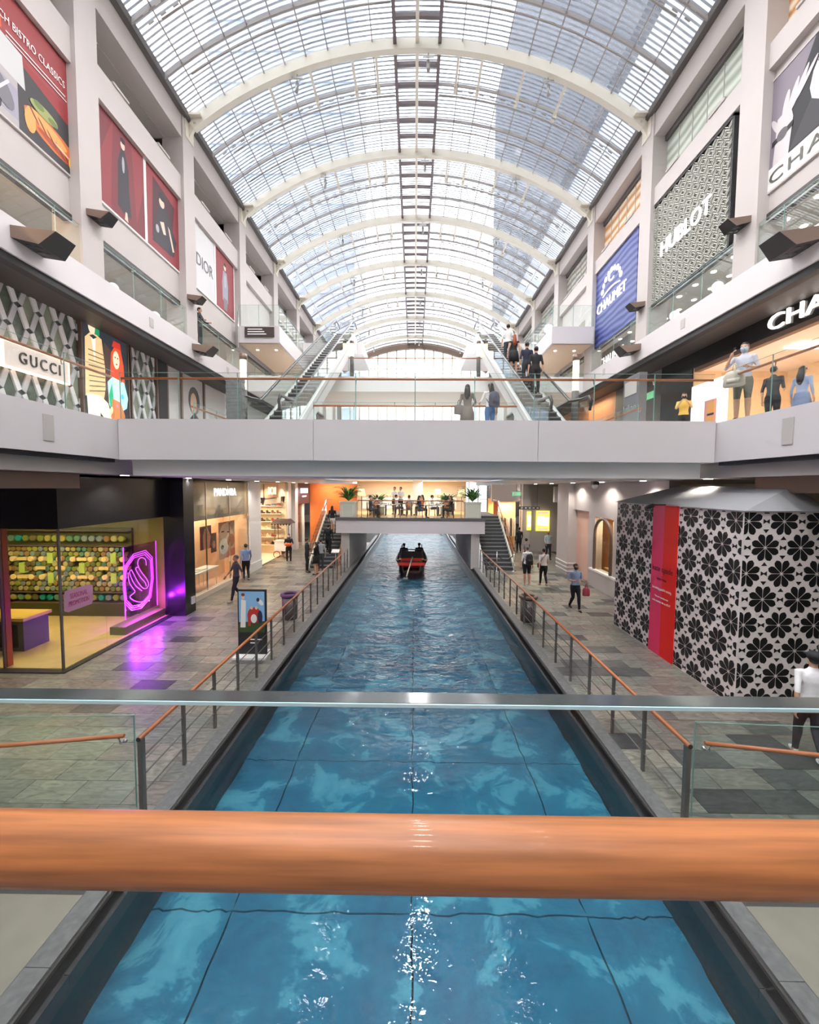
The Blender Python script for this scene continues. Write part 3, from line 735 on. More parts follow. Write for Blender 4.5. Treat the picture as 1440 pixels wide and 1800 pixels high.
# ---- pilasters and the further shops along the same side
def pilaster(y0, y1, x=-8.2, sg=-1, lab=''):
    o = struct('pillar', B(x, y0, 0, x+sg*.9, y1, 4.62), M_white, lab)
    B(x-sg*.03, y0-.03, 0, x+sg*.9, y1+.03, .45).build('pillar_base', M_white, o)
    return o
pilaster(20.87, 22.4, lab='white pillar between the peach shop and the shoe shop')
M_beig = mat('warm_beige', s(236, 214, 180), .6)
sh = empty('shoe_shop', (0, 0, 0), label='cream shop with lit shelves and a glowing yellow sign beyond the peach shop', cat='shop')
B(-13, 22.4, 0, -8.4, 27.2, .04).build('shop_floor', mat('cream_floor', s(240, 220, 190), .4), sh)
B(-10.9, 22.4, 0, -10.75, 27.2, 4.5).build('back_wall', M_beig, sh); B(-13, 27.2, 0, -8.3, 27.3, 4.6).build('side_wall', M_beig, sh)
B(-8.6, 22.4, 3.35, -8.35, 27.2, 4.6).build('fascia', M_beig, sh)
B(-8.34, 23.2, 3.7, -8.28, 25.6, 4.5).build('sign_panel', mat('sign_tan', s(214, 170, 130), .5), sh)
text('IOI', frame_left(-8.28), 23.8, 3.9, 1.2, .42, emis('yellow_sign', (1, .75, .3), .4), sh, depth=.05)
for k in range(6): B(-10.7, 26.8, .6+k*.5, -8.5, 27.2, .63+k*.5).build('shelf', M_cream, sh)
pk = random.Random(9); pm_ = [mat('goods_%d' % i, s(*c), .5) for i, c in enumerate(((110, 70, 50), (60, 40, 36), (190, 150, 110), (150, 60, 50), (220, 200, 170), (90, 90, 84)))]
gm = [MB().prism([(-.14, 0, 0), (.14, 0, 0), (.12, 0, .09), (0, 0, .10), (-.06, 0, .22), (-.14, 0, .2)], (0, .12, 0)).mesh('shoe', m) for m in pm_]
for k in range(6):
    for j in range(6):
        tag(place('shoe', pk.choice(gm), None, (-10.4+j*.34, 26.9, .63+k*.5)), '%s shoe from the cart side on the %s lit shelf up in the cream shop' % (ORD[5-j], ORD[k]), 'shoe', 'shoes on the cream shop shelves')
B(-10.7, 22.5, 3.6, -8.7, 27.1, 3.65).build('shop_ceiling', M_beig, sh)
for y in (23.6, 25.6): B(-9.8, y-.4, 3.54, -9.1, y+.4, 3.6).build('ceiling_light', MATS['soft_lamp'], sh)
area('shop_light', (-9.4, 24.8, 3.5), .8, 3.4, 14, (1, .84, .6))
for y in (22.8, 26.4):
    l = empty('wall_lantern', (-8.33, y, 3.35), label='small dark wall lantern %s the glowing yellow sign' % ('before' if y < 24 else 'after'), cat='lantern')
    MB().rings([(.1, 0, 0, .03, .03), (.1, 0, .12, .07, .07), (.1, 0, .4, .12, .12)], 8, False).build('lantern_body', M_bronze, l); B(-.01, -.04, .1, .1, .04, .18).build('wall_arm', M_bronze, l)
for y0, y1 in ((27.3, 28.0), (28.9, 29.6)): pilaster(y0, y1, lab='white pilaster %s the mauve sign shop' % ('well before' if y0 < 28 else 'next to'))
s3 = empty('corner_shop', (0, 0, 0), label='narrow shop with a mauve panel and white lit sign beside the orange wall', cat='shop')
B(-8.4, 29.6, 3.1, -8.2, 32.9, 4.6).build('fascia', mat('mauve', s(104, 84, 92), .5), s3)
B(-8.19, 30.3, 3.9, -8.15, 32.2, 4.25).build('lit_sign', emis('cool_sign', (.85, .85, 1), .3), s3)
B(-8.19, 30.7, 3.6, -8.15, 31.8, 3.72).build('lit_sign', emis('cool_sign2', (.85, .85, 1), .1), s3)
B(-9.6, 29.6, 0, -9.5, 32.9, 3.1).build('display_wall', M_beig, s3); B(-8.35, 31.2, 0, -8.2, 31.35, 3.1).build('mullion', M_white, s3); B(-8.35, 29.65, .1, -8.3, 31.2, 3.1).build('pane', M_glass, s3)
for k in range(4): B(-9.5, 29.9, .5+k*.6, -9.2, 32.8, .54+k*.6).build('shelf', M_white, s3)
area('shop_light', (-8.9, 31.2, 3.0), .6, 2, 10, WARM)
struct('wall_orange_left', B(-8.2, 33, 0, -4.3, 33.2, 4.62), M_orange, 'orange wall behind the stair by the mauve sign shop')
area('orange_wash', (-6.2, 32, 4.5), 2.4, .4, 9, (1, .75, .5), (math.radians(25), 0, 0))
# ---- kiosk cart
kc = empty('kiosk_cart', (-8.1, 25.9, 0), label='white vendor cart with a scalloped dark canopy outside the cream shop', cat='cart')
B(-.45, -.35, .4, .45, .35, 1.0).build('cart_body', M_white, kc); B(-.5, -.4, 1.0, .5, .4, 1.04).build('cart_top', M_cream, kc)
for sx in (-.42, .42):
    for sy in (-.32, .32): B(sx-.02, sy-.02, 1.04, sx+.02, sy+.02, 2.1).build('post', M_bronze, kc)
MB().prism([(-.62, -.5, 2.1), (.62, -.5, 2.1), (.45, -.3, 2.35), (-.45, -.3, 2.35)], (0, 0, .001)).add([(-.62, -.5, 2.1), (.62, -.5, 2.1), (.62, .5, 2.1), (-.62, .5, 2.1), (-.4, -.3, 2.36), (.4, -.3, 2.36), (.4, .3, 2.36), (-.4, .3, 2.36)], [(0, 1, 5, 4), (1, 2, 6, 5), (2, 3, 7, 6), (3, 0, 4, 7), (4, 5, 6, 7), (3, 2, 1, 0)]).build('canopy', mat('canopy_brown', s(70, 48, 40), .7), kc)
for k in range(7): MB().prism([(-.62+k*.177, -.505, 2.1), (-.443+k*.177, -.505, 2.1), (-.53+k*.177, -.505, 1.98)], (0, .01, 0)).build('scallop', MATS['canopy_brown'], kc)
for sx in (-.3, .3):
    MB().tube([(sx+.2*math.cos(t*math.pi/8), -.37, .2+.2*math.sin(t*math.pi/8)) for t in range(16)], .025, 6, closed=True).build('wheel', mat('wheel_red', s(150, 70, 50), .5), kc)
B(-.02, -.37, .2, .02, .37, .42).build('axle', M_bronze, kc)

# ---- black and white flower hoarding
M_ink = mat('print_black', (.008, .008, .009), .5); M_hw = mat('hoarding_white', s(232, 222, 218), .6)
kx = 6.45
ks = empty('flower_hoarding', (0, 0, 0), label='tall hoarding printed with black four petal flowers on white', cat='hoarding')
B(kx, 8.28, 0, 8.05, 13.4, 3.92).build('side_panel', M_hw, ks)
def petal(cx, cy, R, th, off):
    d = (math.cos(th), math.sin(th)); n = (-d[1], d[0]); out = []
    prof = []
    for i in range(9):
        t = i/8; w = .245*(t/.64)**.85 if t < .64 else .245*math.sqrt(max(0, 1-((t-.64)/.36)**2)); prof.append((.07+.93*t, w))
    for u, w in prof: out.append((cx+(d[0]*u+n[0]*w)*R, cy+(d[1]*u+n[1]*w)*R))
    for u, w in prof[-2:0:-1]: out.append((cx+(d[0]*u-n[0]*w)*R, cy+(d[1]*u-n[1]*w)*R))
    return out
def flower_polys(cx, cy):
    R = .285; out = []
    for k in range(4):
        ax = k*math.pi/2
        for sg in (-1, 1): out.append(petal(cx, cy, R, ax+sg*.392, 0))
    for k in range(4):
        ax = k*math.pi/2; d = (math.cos(ax), math.sin(ax)); n = (-d[1], d[0]); g = R*1.10 if k % 2 == 0 else R*1.16; e = .052
        if k % 2 == 0: out.append([(cx+d[0]*(g+.045), cy+d[1]*(g+.045)), (cx+d[0]*(g-.03)+n[0]*.05, cy+d[1]*(g-.03)+n[1]*.05), (cx+d[0]*(g-.03)-n[0]*.05, cy+d[1]*(g-.03)-n[1]*.05)])
        else: out.append([(cx+d[0]*(g-.045), cy+d[1]*(g-.045)), (cx+d[0]*(g+.03)+n[0]*.06, cy+d[1]*(g+.03)+n[1]*.06), (cx+d[0]*(g+.03)-n[0]*.06, cy+d[1]*(g+.03)-n[1]*.06)])
    return out
def clip(poly, ax, lim, keep_less):
    out = []
    for i in range(len(poly)):
        a, b = poly[i-1], poly[i]; ia = (a[ax] <= lim) == keep_less; ib = (b[ax] <= lim) == keep_less
        if ia != ib:
            t = (lim-a[ax])/(b[ax]-a[ax]); out.append((a[0]+(b[0]-a[0])*t, a[1]+(b[1]-a[1])*t))
        if ib: out.append(b)
    return out
def flowers(fr_, u0, u1, v0, v1, du, dv, uo, vo):
    mb = MB(); j = -1
    while vo+j*dv/2 < v1+.4:
        i = -1
        while uo+i*du < u1+.8:
            cx, cy = uo+i*du+(j % 2)*du/2, vo+j*dv/2
            if u0-.4 < cx < u1+.4 and v0-.4 < cy < v1+.4:
                for p in flower_polys(cx, cy):
                    for ax, lim, less in ((0, u0, False), (0, u1, True), (1, v0, False), (1, v1, True)):
                        p = clip(p, ax, lim, less)
                        if len(p) < 3: break
                    if len(p) >= 3: mb.poly([fr_(u, v, .004) for u, v in p])
            i += 1
        j += 1
    return mb
fr_k = frame_right(kx); fr_f = frame_front(8.28)
tag(flowers(fr_k, -13.38, -11.36, .02, 3.9, .69, 1.03, -13.3, .12).build('flower_print', M_ink, ks), kind='stuff')
tag(flowers(fr_k, -10.28, -8.3, .02, 3.9, .69, 1.03, -10.2, .12).build('flower_print', M_ink, ks), kind='stuff')
tag(flowers(fr_f, kx+.01, 8.04, .02, 3.9, .69, 1.03, kx-.25, .12).build('flower_print', M_ink, ks), kind='stuff')
rd = empty('red_door_panel', (0, 0, 0), label='pink and red vertical panel with shop lettering set in the flower hoarding', cat='panel')
B(kx-.03, 10.83, 0, kx, 11.35, 3.95).build('pink_half', mat('print_pink', s(232, 50, 104), .5), rd); B(kx-.03, 10.29, 0, kx, 10.83, 3.95).build('red_half', mat('print_red', s(232, 22, 14), .5), rd)
frd = frame_right(kx-.03)
text('kate spade', frd, -11.27, 2.15, .88, .20, mat('ink_plum', s(90, 10, 40), .5), rd, depth=.003)
text('NEW YORK', frd, -11.05, 1.97, .42, .06, MATS['ink_plum'], rd, depth=.003)
text('Something good is coming.', frd, -11.25, 1.70, .84, .085, M_white, rd, depth=.003)
text('The store opening soon', frd, -11.12, 1.50, .58, .06, M_white, rd, depth=.003)
text('in the meantime, visit us at B2-37', frd, -11.22, 1.38, .78, .06, M_white, rd, depth=.003)
tn = empty('tent_roof_cover', (0, 0, 0), label='grey fabric tent top covering the flower hoarding', cat='tent')
b4 = [(6.4, 8.2, 3.93), (8.15, 8.2, 3.93), (8.15, 13.5, 3.93), (6.4, 13.5, 3.93)]; r2 = [(7.75, 8.75, 4.42), (7.6, 12.3, 4.42)]
MB().add(b4+r2, [(3, 2, 1, 0), (0, 1, 4), (1, 2, 5, 4), (2, 3, 5), (3, 0, 4, 5)]).build('fabric_cover', mat('tent_fabric', s(150, 150, 152), .7), tn)
sl = empty('hoarding_spotlight', (kx, 11.3, 3.93), label='small black spotlight on top of the red hoarding panel', cat='spotlight')
B(-.35, -.5, 0, -.02, -.46, .03).build('arm', M_blackm, sl); MB().tube([(-.35, -.5, .0), (-.4, -.3, -.06)], .05, 8).build('lamp_head', M_blackm, sl)

# ---- far ground floor shops on the hoarding side
aw = empty('arched_window_shop', (0, 0, 0), label='pale shopfront with an arched lit display window beyond the flower hoarding', cat='shop')
B(8.05, 13.4, 0, 8.4, 17.0, 4.62).build('front_wall', M_wall, aw); B(8.05, 18.75, 0, 8.4, 19.4, 4.62).build('front_wall', M_wall, aw)
B(8.05, 17.0, 3.1, 8.4, 18.75, 4.62).build('front_wall', M_wall, aw); B(7.95, 15, 0, 8.4, 19.0, .75).build('base_wall', M_wall, aw); B(7.92, 15, .72, 8.1, 19.0, .8).build('base_moulding', M_white, aw)
B(9.3, 16.6, 0, 9.4, 21.0, 4.5).build('display_wall', mat('amber_wall', s(240, 190, 130), .6), aw)
ar = [(8.02, 17.1+1.55*(1-math.cos(t*math.pi/12))/2, 2.35+.72*math.sin(t*math.pi/12)) for t in range(13)]
MB().tube([(8.02, 17.1, .8)]+ar+[(8.02, 18.65, .8)], .07, 6).build('arch_frame', M_bronze, aw)
B(8.5, 17.0, .78, 9.3, 18.75, .84).build('display_shelf', MATS['yellow_top'], aw); B(8.7, 17.4, 1.9, 9.1, 18.4, 2.9).build('display_box', emis('box_glow', (1, .75, .4), .12), aw)
B(8.1, 17.05, .8, 8.13, 18.7, 3.05).build('pane', M_glass, aw)
area('shop_light', (8.8, 17.9, 3.0), .6, 1.4, 8, WARM)
B(8.2, 19.4, 0, 8.35, 21.2, 3.3).build('pink_niche', mat('pink_niche_wall', s(228, 186, 166), .6), aw); B(8.05, 19.4, 3.3, 8.4, 21.2, 4.62).build('front_wall', M_wall, aw)
o = struct('column_grey', B(7.75, 21.2, 0, 8.7, 22.8, 4.62), M_wall, 'broad grey column before the yellow advertising screens')
for z in (.15, .35, .55): B(7.72, 21.17, z, 8.7, 22.83, z+.05).build('base_moulding', M_white, o)
fw = struct('wall_screens', B(7.3, 29.0, 0, 16, 29.2, 4.62), M_wall, 'pale wall with advertising screens at the end of the walkway')
yel = emis('screen_yellow', (1, .86, .12), .14); wh = emis('screen_white', (1, 1, .95), .28); org = emis('screen_pink', (1, .45, .4), .13)
ff = frame_front(28.98)
a, b = at(942, 933, y=28.98), at(966, 898, y=28.98)
po = poster('lit_screen', 'bright yellow and white advertising screen on the pale wall', ff, a.x, a.z, b.x-a.x, b.z-a.z, [(yel, [(0, 0), (1, 0), (1, 1), (0, 1)]), (wh, [(.05, .3), (.9, .25), (.95, .7), (.1, .75)]), (org, [(.1, .86), (.9, .86), (.9, .95), (.1, .95)]), (org, [(.1, .05), (.9, .05), (.9, .14), (.1, .14)])], yel, .08, cat='screen')
a, b = at(926, 932, y=28.5), at(934, 899, y=28.5)
po = poster('narrow_lit_screen', 'narrow glowing screen on the corner beside the yellow one', frame_front(28.5), a.x, a.z, b.x-a.x, b.z-a.z, [(yel, [(0, 0), (1, 0), (1, 1), (0, 1)]), (wh, [(.1, .2), (.9, .2), (.9, .8), (.1, .8)])], yel, .06, cat='screen')
struct('pillar', B(7.35, 28.55, 0, 7.9, 29.0, 4.62), M_wall, 'slim corner pillar holding the narrow screen')
bs = empty('hanging_sign_box', tuple(at(982, 869, y=27)), label='white box sign hanging under the ceiling before the pale wall', cat='sign')
B(-.3, -.1, -.5, .25, .1, .5).build('box_panel', M_white, bs); B(-.02, -.02, .5, .02, .02, 4.62-bs.location.z).build('hanger', M_dgrey, bs)
hs = empty('wayfinding_sign', tuple(at(930, 893, y=26)), label='long dark hanging wayfinding sign over the walkway', cat='sign')
B(-.65, -.04, -.09, .65, .04, .09).build('sign_plate', M_dgrey, hs)
for k in range(5): B(-.5+k*.24, -.05, -.03, -.38+k*.24, -.04, .04).build('pictogram', M_white, hs)
for sx in (-.5, .5): B(sx-.01, -.01, .09, sx+.01, .01, 4.62-hs.location.z).build('hanger', M_dgrey, hs)
for (px, py, yy, lb) in ((908, 868, 25, 'over the clothes shop'), (1039, 868, 20.5, 'above the pink niche')):
    c = at(px, py, y=yy); e = empty('exit_sign', tuple(c), label='small lit exit sign '+lb, cat='sign')
    B(-.28, -.03, -.14, .28, .03, .14).build('sign_box', M_dgrey, e); B(-.26, -.036, -.12, .26, -.03, .12).build('sign_face', emis('exit_green', (.2, .6, .3), .1), e)
    B(-.01, -.01, .14, .01, .01, 4.62-c.z).build('hanger', M_dgrey, e)
    text('EXIT', frame_front(yy-.036), c.x-.02, c.z-.07, .22, .14, M_white, e, depth=.004)
    MB().prism([(-.2, -.04, -.08), (-.06, -.04, -.08), (-.06, -.04, .08), (-.2, -.04, .08)], (0, -.003, 0)).build('running_figure', M_white, e)
cs = empty('clothes_shop', (0, 0, 0), label='warm lit clothes shop with an orange jamb beyond the stair', cat='shop')
B(5.6, 29.6, 0, 6.0, 29.8, 3.6).build('orange_jamb', M_orange, cs); B(5.4, 30.8, 0, 7.4, 30.9, 3.6).build('back_wall', mat('shop_amber', s(250, 196, 130), .6), cs)
B(5.4, 29.4, 3.4, 7.4, 29.7, 4.62).build('lintel', M_wall, cs)
for k in range(9): B(6.1+k*.14, 30.3, .9, 6.2+k*.14, 30.6, 2.2).build('garment', (M_dgrey, M_beig, M_white)[k % 3] if k > 1 else M_blackm, cs)
B(6.0, 30.44, 2.2, 7.4, 30.46, 2.23).build('clothes_rail', M_steel, cs)
area('shop_light', (6.6, 30.2, 3.3), 1.2, .8, 15, (1, .72, .38))
cc = empty('security_camera', tuple(at(1046, 852, y=17)), label='black and white security camera under the ceiling', cat='camera')
B(-.12, -.12, .0, .12, .12, .14).build('mount_plate', M_blackm, cc); MB().ball((0, 0, -.06), .12).build('camera_dome', M_white, cc)

# ---- things on the walkways
adp = at(445, 1152, z=0)
ad = empty('advert_stand', tuple(adp), label='black framed advertising stand with a picture of a group on grass', cat='stand')
B(-.36, -.04, .02, .36, .04, 1.72).build('board', M_blackm, ad); B(-.42, -.3, 0, .42, .32, .05).build('foot_plate', M_white, ad)
fa = lambda u, v, n=0: Vector((adp.x+u, adp.y-.042-n, v))
pr = art(ad, fa, -.33, .62, .66, 1.06, [
    (P('skyblue', 140, 186, 226), [(0, 0), (1, 0), (1, 1), (0, 1)]), (P('grassy', 60, 82, 44), [(0, 0), (1, 0), (1, .28), (0, .25)]), (P('white', 236, 232, 228), [(.05, .12), (.25, .12), (.28, .78), (.1, .8)]),
    (P('face', 232, 190, 160), ell(.17, .86, .06, .06)), (P('hairr', 120, 56, 40), ell(.17, .92, .07, .04)), (P('redcoat', 190, 54, 44), ell(.6, .42, .27, .2)), (P('white', 236, 232, 228), ell(.58, .34, .12, .11)), (P('navy', 46, 50, 80), ell(.82, .38, .1, .16)),
    (P('face', 232, 190, 160), ell(.5, .6, .05, .04)), (P('face', 232, 190, 160), ell(.68, .6, .05, .04)), (P('white', 236, 232, 228), ell(.85, .74, .12, .06, rot=-.5)), (P('ink', 40, 36, 44), ell(.75, .8, .06, .05)), (P('redcoat', 190, 54, 44), [(.36, .16), (.46, .16), (.44, .4), (.34, .4)])])
for k, w in enumerate((.3, .2)): B(-.05, -.045, .42-k*.09, -.05+w, -.042, .45-k*.09).build('caption_line', M_white, ad)
for (px, py, ringm, lb) in ((510, 1087, mat('purple_ring', s(110, 70, 120), .4), 'round steel litter bin with a purple ring beside the swan side railing'), (928, 1091, M_bronze, 'round steel litter bin with a bronze ring beside the hoarding side railing')):
    p = at(px, py, z=0); bn = empty('litter_bin', tuple(p), label=lb, cat='bin')
    MB().rings([(0, 0, 0, .24, .24), (0, 0, .72, .26, .26)], 18).build('bin_body', mat('bin_steel', s(120, 112, 108), .4, .5), bn)
    MB().tube([(.25*math.cos(t*math.pi/10), .25*math.sin(t*math.pi/10), .8) for t in range(20)], .06, 8, closed=True).build('rim_ring', ringm, bn)
    MB().rings([(0, 0, .74, .2, .2), (0, 0, .78, .2, .2)], 16).build('bin_mouth', M_blackm, bn)
# ================================================================ UPPER LEVEL SHOPS AND BILLBOARDS
# ---- lattice storefront
gx = -10.3
M_marb = mat('green_marble', s(92, 102, 90), .3, noise=.35, nscale=7); M_marb2 = mat('sage_panel', s(140, 146, 128), .5, noise=.1)
M_lat = mat('lattice_white', s(226, 224, 224), .45); M_lat2 = mat('lattice_grey', s(190, 190, 192), .45); M_latd = mat('lattice_dark', s(74, 78, 76), .4)
gu = empty('lattice_storefront', (0, 0, 0), label='storefront clad in white lattice and green marble diamonds on level two', cat='storefront')
B(gx-.2, 5.5, 5.9, gx-.06, 17, 9.7).build('backing', M_latd, gu)
def lattice(y0, y1, z0, z1):
    A, Bh = .31, .56; a, h = A*.6, Bh*.86; fr_ = frame_left(gx-.06)
    def add(name, pts, m, n):
        for ax, lim, less in ((0, y0, False), (0, y1, True), (1, z0, False), (1, z1, True)):
            pts = clip(pts, ax, lim, less)
            if len(pts) < 3: return
        MB().prism([fr_(u, v, 0) for u, v in pts], (n, 0, 0)).build(name, m, gu)
    rl_ = random.Random(2); j = 0; v = z0-.3
    while v < z1+Bh:
        u = y0-2*A+(j % 2)*A
        while u < y1+2*A:
            add('marble_diamond', [(u-a, v), (u, v-h), (u+a, v), (u, v+h)], M_marb if rl_.random() < .65 else M_marb2, .03)
            add('small_diamond', [(u-(A-a), v+Bh), (u, v+h), (u+(A-a), v+Bh), (u, v+2*Bh-h)], M_latd, .05)
            add('lattice_bar', [(u+.004, v+h), (u+a, v+.004), (u+A-.004, v+Bh-h), (u+A-a, v+Bh-.004)], M_lat, .08)
            add('lattice_bar', [(u-.004, v+h), (u-a, v+.004), (u-A+.004, v+Bh-h), (u-A+a, v+Bh-.004)], M_lat2, .07)
            u += 2*A
        v += Bh; j += 1
lattice(8.9, 13.0, 5.95, 9.6)
lattice(15.35, 16.8, 5.95, 9.6)
for y0, y1 in ((8.9, 13.05), (15.3, 16.85)): B(gx+.03, y0, 9.6, gx+.09, y1, 9.65).build('light_strip', emis('cove_warm', (1, .72, .5), 1.0), gu)
for y in (13.05, 15.15, 15.3, 16.85): B(gx-.06, y-.03, 5.9, gx+.1, y+.03, 9.65).build('jamb', M_bronze, gu)
B(gx-.1, 5.5, 9.62, gx+.5, 30, 9.85).build('bulkhead', M_bronze, gu)
# sign
sg_ = empty('letter_sign', (0, 0, 0), label='cream lit sign plate with spaced dark capitals on the lattice', cat='sign')
B(gx+.05, 10.45, 7.3, gx+.17, 12.4, 7.92).build('sign_plate', mat('sign_cream', s(236, 220, 210), .5, emit=(1, .85, .75), es=.02), sg_)
for (y0, z0, y1, z1) in ((10.42, 7.28, 12.43, 7.31), (10.42, 7.91, 12.43, 7.94), (10.42, 7.28, 10.45, 7.94), (12.4, 7.28, 12.43, 7.94)): B(gx+.05, y0, z0, gx+.19, y1, z1).build('lit_edge', emis('edge_warm', (1, .7, .5), .25), sg_)
text('GUCCI', frame_left(gx+.17), 10.85, 7.46, 1.25, .30, mat('ink_sign', s(70, 62, 58), .4), sg_, space=1.35, depth=.03)
# video screen with two figures
E_ = lambda n, r, g, b, k=.11: emis('screen_'+n, s(r, g, b), k)
fg = frame_left(gx+.02)
poster('fashion_screen', 'tall bright video screen of two fashion figures between the lattice panels', fg, 13.1, 6.0, 2.02, 3.6, [
    (E_('dark', 44, 50, 56), [(0, 0), (1, 0), (1, 1), (0, 1)]), (E_('brownish', 80, 60, 54), [(.42, 0), (.55, 0), (.6, .8), (.45, .85)]),
    (E_('tan', 226, 190, 140), [(.02, .32), (.05, .82), (.2, .9), (.4, .86), (.46, .6), (.45, .42), (.4, .3)]), (E_('cream', 255, 240, 205), [(.08, 0), (.3, 0), (.34, .35), (.5, .3), (.62, .12), (.62, .05), (.45, .2), (.4, .3), (.05, .34)]),
    (E_('shirt', 255, 236, 214), [(.17, .86), (.27, .86), (.24, .62)]), (E_('skinl', 250, 214, 180), ell(.2, .93, .08, .06)), (E_('greenh', 30, 140, 90), [(.25, .88), (.36, .88), (.35, .97), (.28, .97)]), (E_('dark', 44, 50, 56), [(.14, .85), (.22, .83), (.3, .86), (.22, .87)]),
    (E_('redh', 214, 80, 44), [(.56, .52), (.6, .78), (.7, .86), (.84, .84), (.9, .7), (.92, .5), (.78, .46), (.66, .44)]), (E_('skinl', 250, 214, 180), ell(.72, .73, .08, .085)),
    (E_('mint', 176, 236, 214), [(.5, .5), (.62, .56), (.9, .54), (.99, .4), (.95, .3), (.8, .25), (.6, .2), (.52, .3)]), (E_('greenj', 40, 170, 120), [(.52, .38), (.6, .5), (.64, .3), (.56, .2)]), (E_('bag', 196, 120, 72), [(.55, .18), (.6, .36), (.8, .34), (.9, .22), (.86, .12), (.68, .1)]),
    (E_('blue', 120, 206, 222), [(.5, 0), (.8, 0), (.84, .12), (.56, .15)]), (E_('lime', 170, 210, 60), [(.8, 0), (.92, 0), (.95, .14), (.84, .12)]), *[(E_('stripe', 120, 96, 70), [(.1, .36+.045*k), (.44, .40+.04*k), (.44, .41+.04*k), (.1, .37+.045*k)]) for k in range(9)], (E_('hat', 196, 50, 40), [(.62, .84), (.84, .84), (.82, .9), (.66, .9)]), (E_('lips', 190, 60, 60), ell(.72, .69, .02, .008)), (E_('eye', 60, 40, 40), ell(.69, .75, .012, .008)), (E_('eye', 60, 40, 40), ell(.75, .75, .012, .008)), (E_('hand', 240, 200, 165), ell(.56, .24, .05, .03, rot=.6)), (E_('skinl', 250, 214, 180), [(.6, .0), (.66, 0), (.68, .1), (.62, .1)]), (E_('floral', 236, 120, 150), ell(.7, .3, .03, .02)), (E_('floral2', 90, 190, 210), ell(.84, .4, .04, .025)), (E_('magenta', 200, 80, 180), [(.02, 0), (.12, .0), (.14, .05), (.03, .06)])], E_('dark', 44, 50, 56), .05, cat='screen')
# further shops on the same level
u2 = empty('watch_boutique', (0, 0, 0), label='dark framed boutique with a pale portrait window past the lattice', cat='shop')
B(gx-.1, 16.9, 5.9, gx+.1, 17.5, 9.6).build('door_frame', M_blackm, u2); B(gx-.1, 17.5, 5.9, gx, 23, 9.6).build('window_wall', mat('pale_window', s(214, 210, 208), .5), u2)
for y in (17.5, 18.6, 20.6): B(gx, y, 5.9, gx+.08, y+.12, 9.4).build('mullion', M_bronze, u2)
art(u2, frame_left(gx+.03), 18.8, 6.0, 1.7, 3.2, [(P('pale', 206, 200, 200), [(0, 0), (1, 0), (1, 1), (0, 1)]), (P('hood', 90, 84, 84), ell(.55, .72, .3, .2)), (P('face', 232, 190, 160), ell(.52, .68, .17, .15)), (P('ink', 40, 36, 44), [(.1, 0), (1, 0), (.9, .45), (.55, .55), (.25, .42)])])
u3 = empty('round_sign_boutique', (0, 0, 0), label='white boutique with gold discs and a poster frame past the portrait window', cat='shop')
B(gx-.1, 23, 5.9, gx, 34, 9.6).build('window_wall', M_white, u3)
for (y, z) in ((27.6, 6.8), (29.4, 6.6)): MB().tube([(gx, y, z), (gx+.08, y, z)], .55, 20).build('gold_disc', mat('gold', s(214, 170, 90), .3, .6), u3)
text('TOD', frame_left(gx), 28.6, 7.7, 2.2, .6, mat('goldl', s(200, 150, 90), .3, .5), u3, 'lettering', .08)
B(gx, 24.0, 6.0, gx+.1, 25.9, 8.2).build('poster_frame', M_bronze, u3); B(gx+.1, 24.5, 6.0, gx+.11, 25.4, 8.0).build('poster_sheet', P('skyb', 120, 190, 236), u3)
# ---- black boutique on the opposite side
cx_ = 10.3
ch = empty('black_boutique', (0, 0, 0), label='black fascia boutique with white glowing capitals and a warm interior', cat='shop')
B(cx_-.05, 4, 8.8, cx_+.2, 15.95, 9.7).build('fascia', mat('boutique_black', (.014, .015, .017), .18), ch)
B(cx_-.05, 15.95, 5.9, cx_+.2, 17.9, 9.7).build('fascia', MATS['boutique_black'], ch)
B(cx_+3.4, 4, 5.9, cx_+3.5, 16, 8.9).build('back_wall', mat('boutique_cream', s(238, 208, 170), .6), ch); B(cx_, 15.9, 5.9, cx_+3.4, 16, 8.9).build('side_wall', MATS['boutique_cream'], ch)
B(cx_+.1, 4, 8.7, cx_+3.4, 15.9, 8.8).build('shop_ceiling', mat('boutique_ceiling', s(246, 226, 210), .6), ch)
B(cx_, 4, 8.66, cx_+.2, 15.9, 8.8).build('lintel_trim', M_bronze, ch)
area('shop_light', (cx_+1.6, 10.5, 8.6), 1.4, 7, 26, (1, .84, .66))
for y in (8, 10.5, 13): B(cx_+1.0, y-.3, 8.66, cx_+2.2, y+.3, 8.705).build('ceiling_light', MATS['soft_lamp'], ch)
B(cx_+2, 4, 5.9, cx_+3.4, 12.2, 7.8).build('tan_cabinet', mat('tan_cabinet_mat', s(206, 174, 120), .6), ch)
ca = at(1353, 571, x=cx_-.05)
text('CHANEL', frame_right(cx_-.05), -ca.y, 8.9, 3.2, .42, emis('boutique_sign', (1, .9, .82), .35), ch, depth=.06)
lb_ = empty('perfume_lightbox', (0, 0, 0), label='white glowing lightbox with stacked perfume bottles by the boutique entrance', cat='lightbox')
B(cx_-.1, 14.15, 5.95, cx_, 15.85, 8.1).build('box_panel', emis('lightbox_white', (1, .97, .93), .14), lb_)
art(lb_, frame_right(cx_-.1), -15.2, 6.0, .75, 1.8, [(P('rose', 214, 150, 140), [(.1, 0), (.9, 0), (.9, .8), (.1, .8)]), (P('amber', 226, 160, 90), [(.3, .55), (.8, .55), (.8, .75), (.3, .75)]), (P('ink', 40, 36, 44), [(.3, .5), (.75, .5), (.75, .54), (.3, .54)]), (P('ink', 40, 36, 44), [(.3, .28), (.75, .28), (.75, .32), (.3, .32)]), (P('amber', 226, 160, 90), [(.25, .3), (.75, .3), (.75, .48), (.25, .48)]), (P('rose2', 236, 190, 180), [(.2, .02), (.8, .02), (.8, .26), (.2, .26)])])
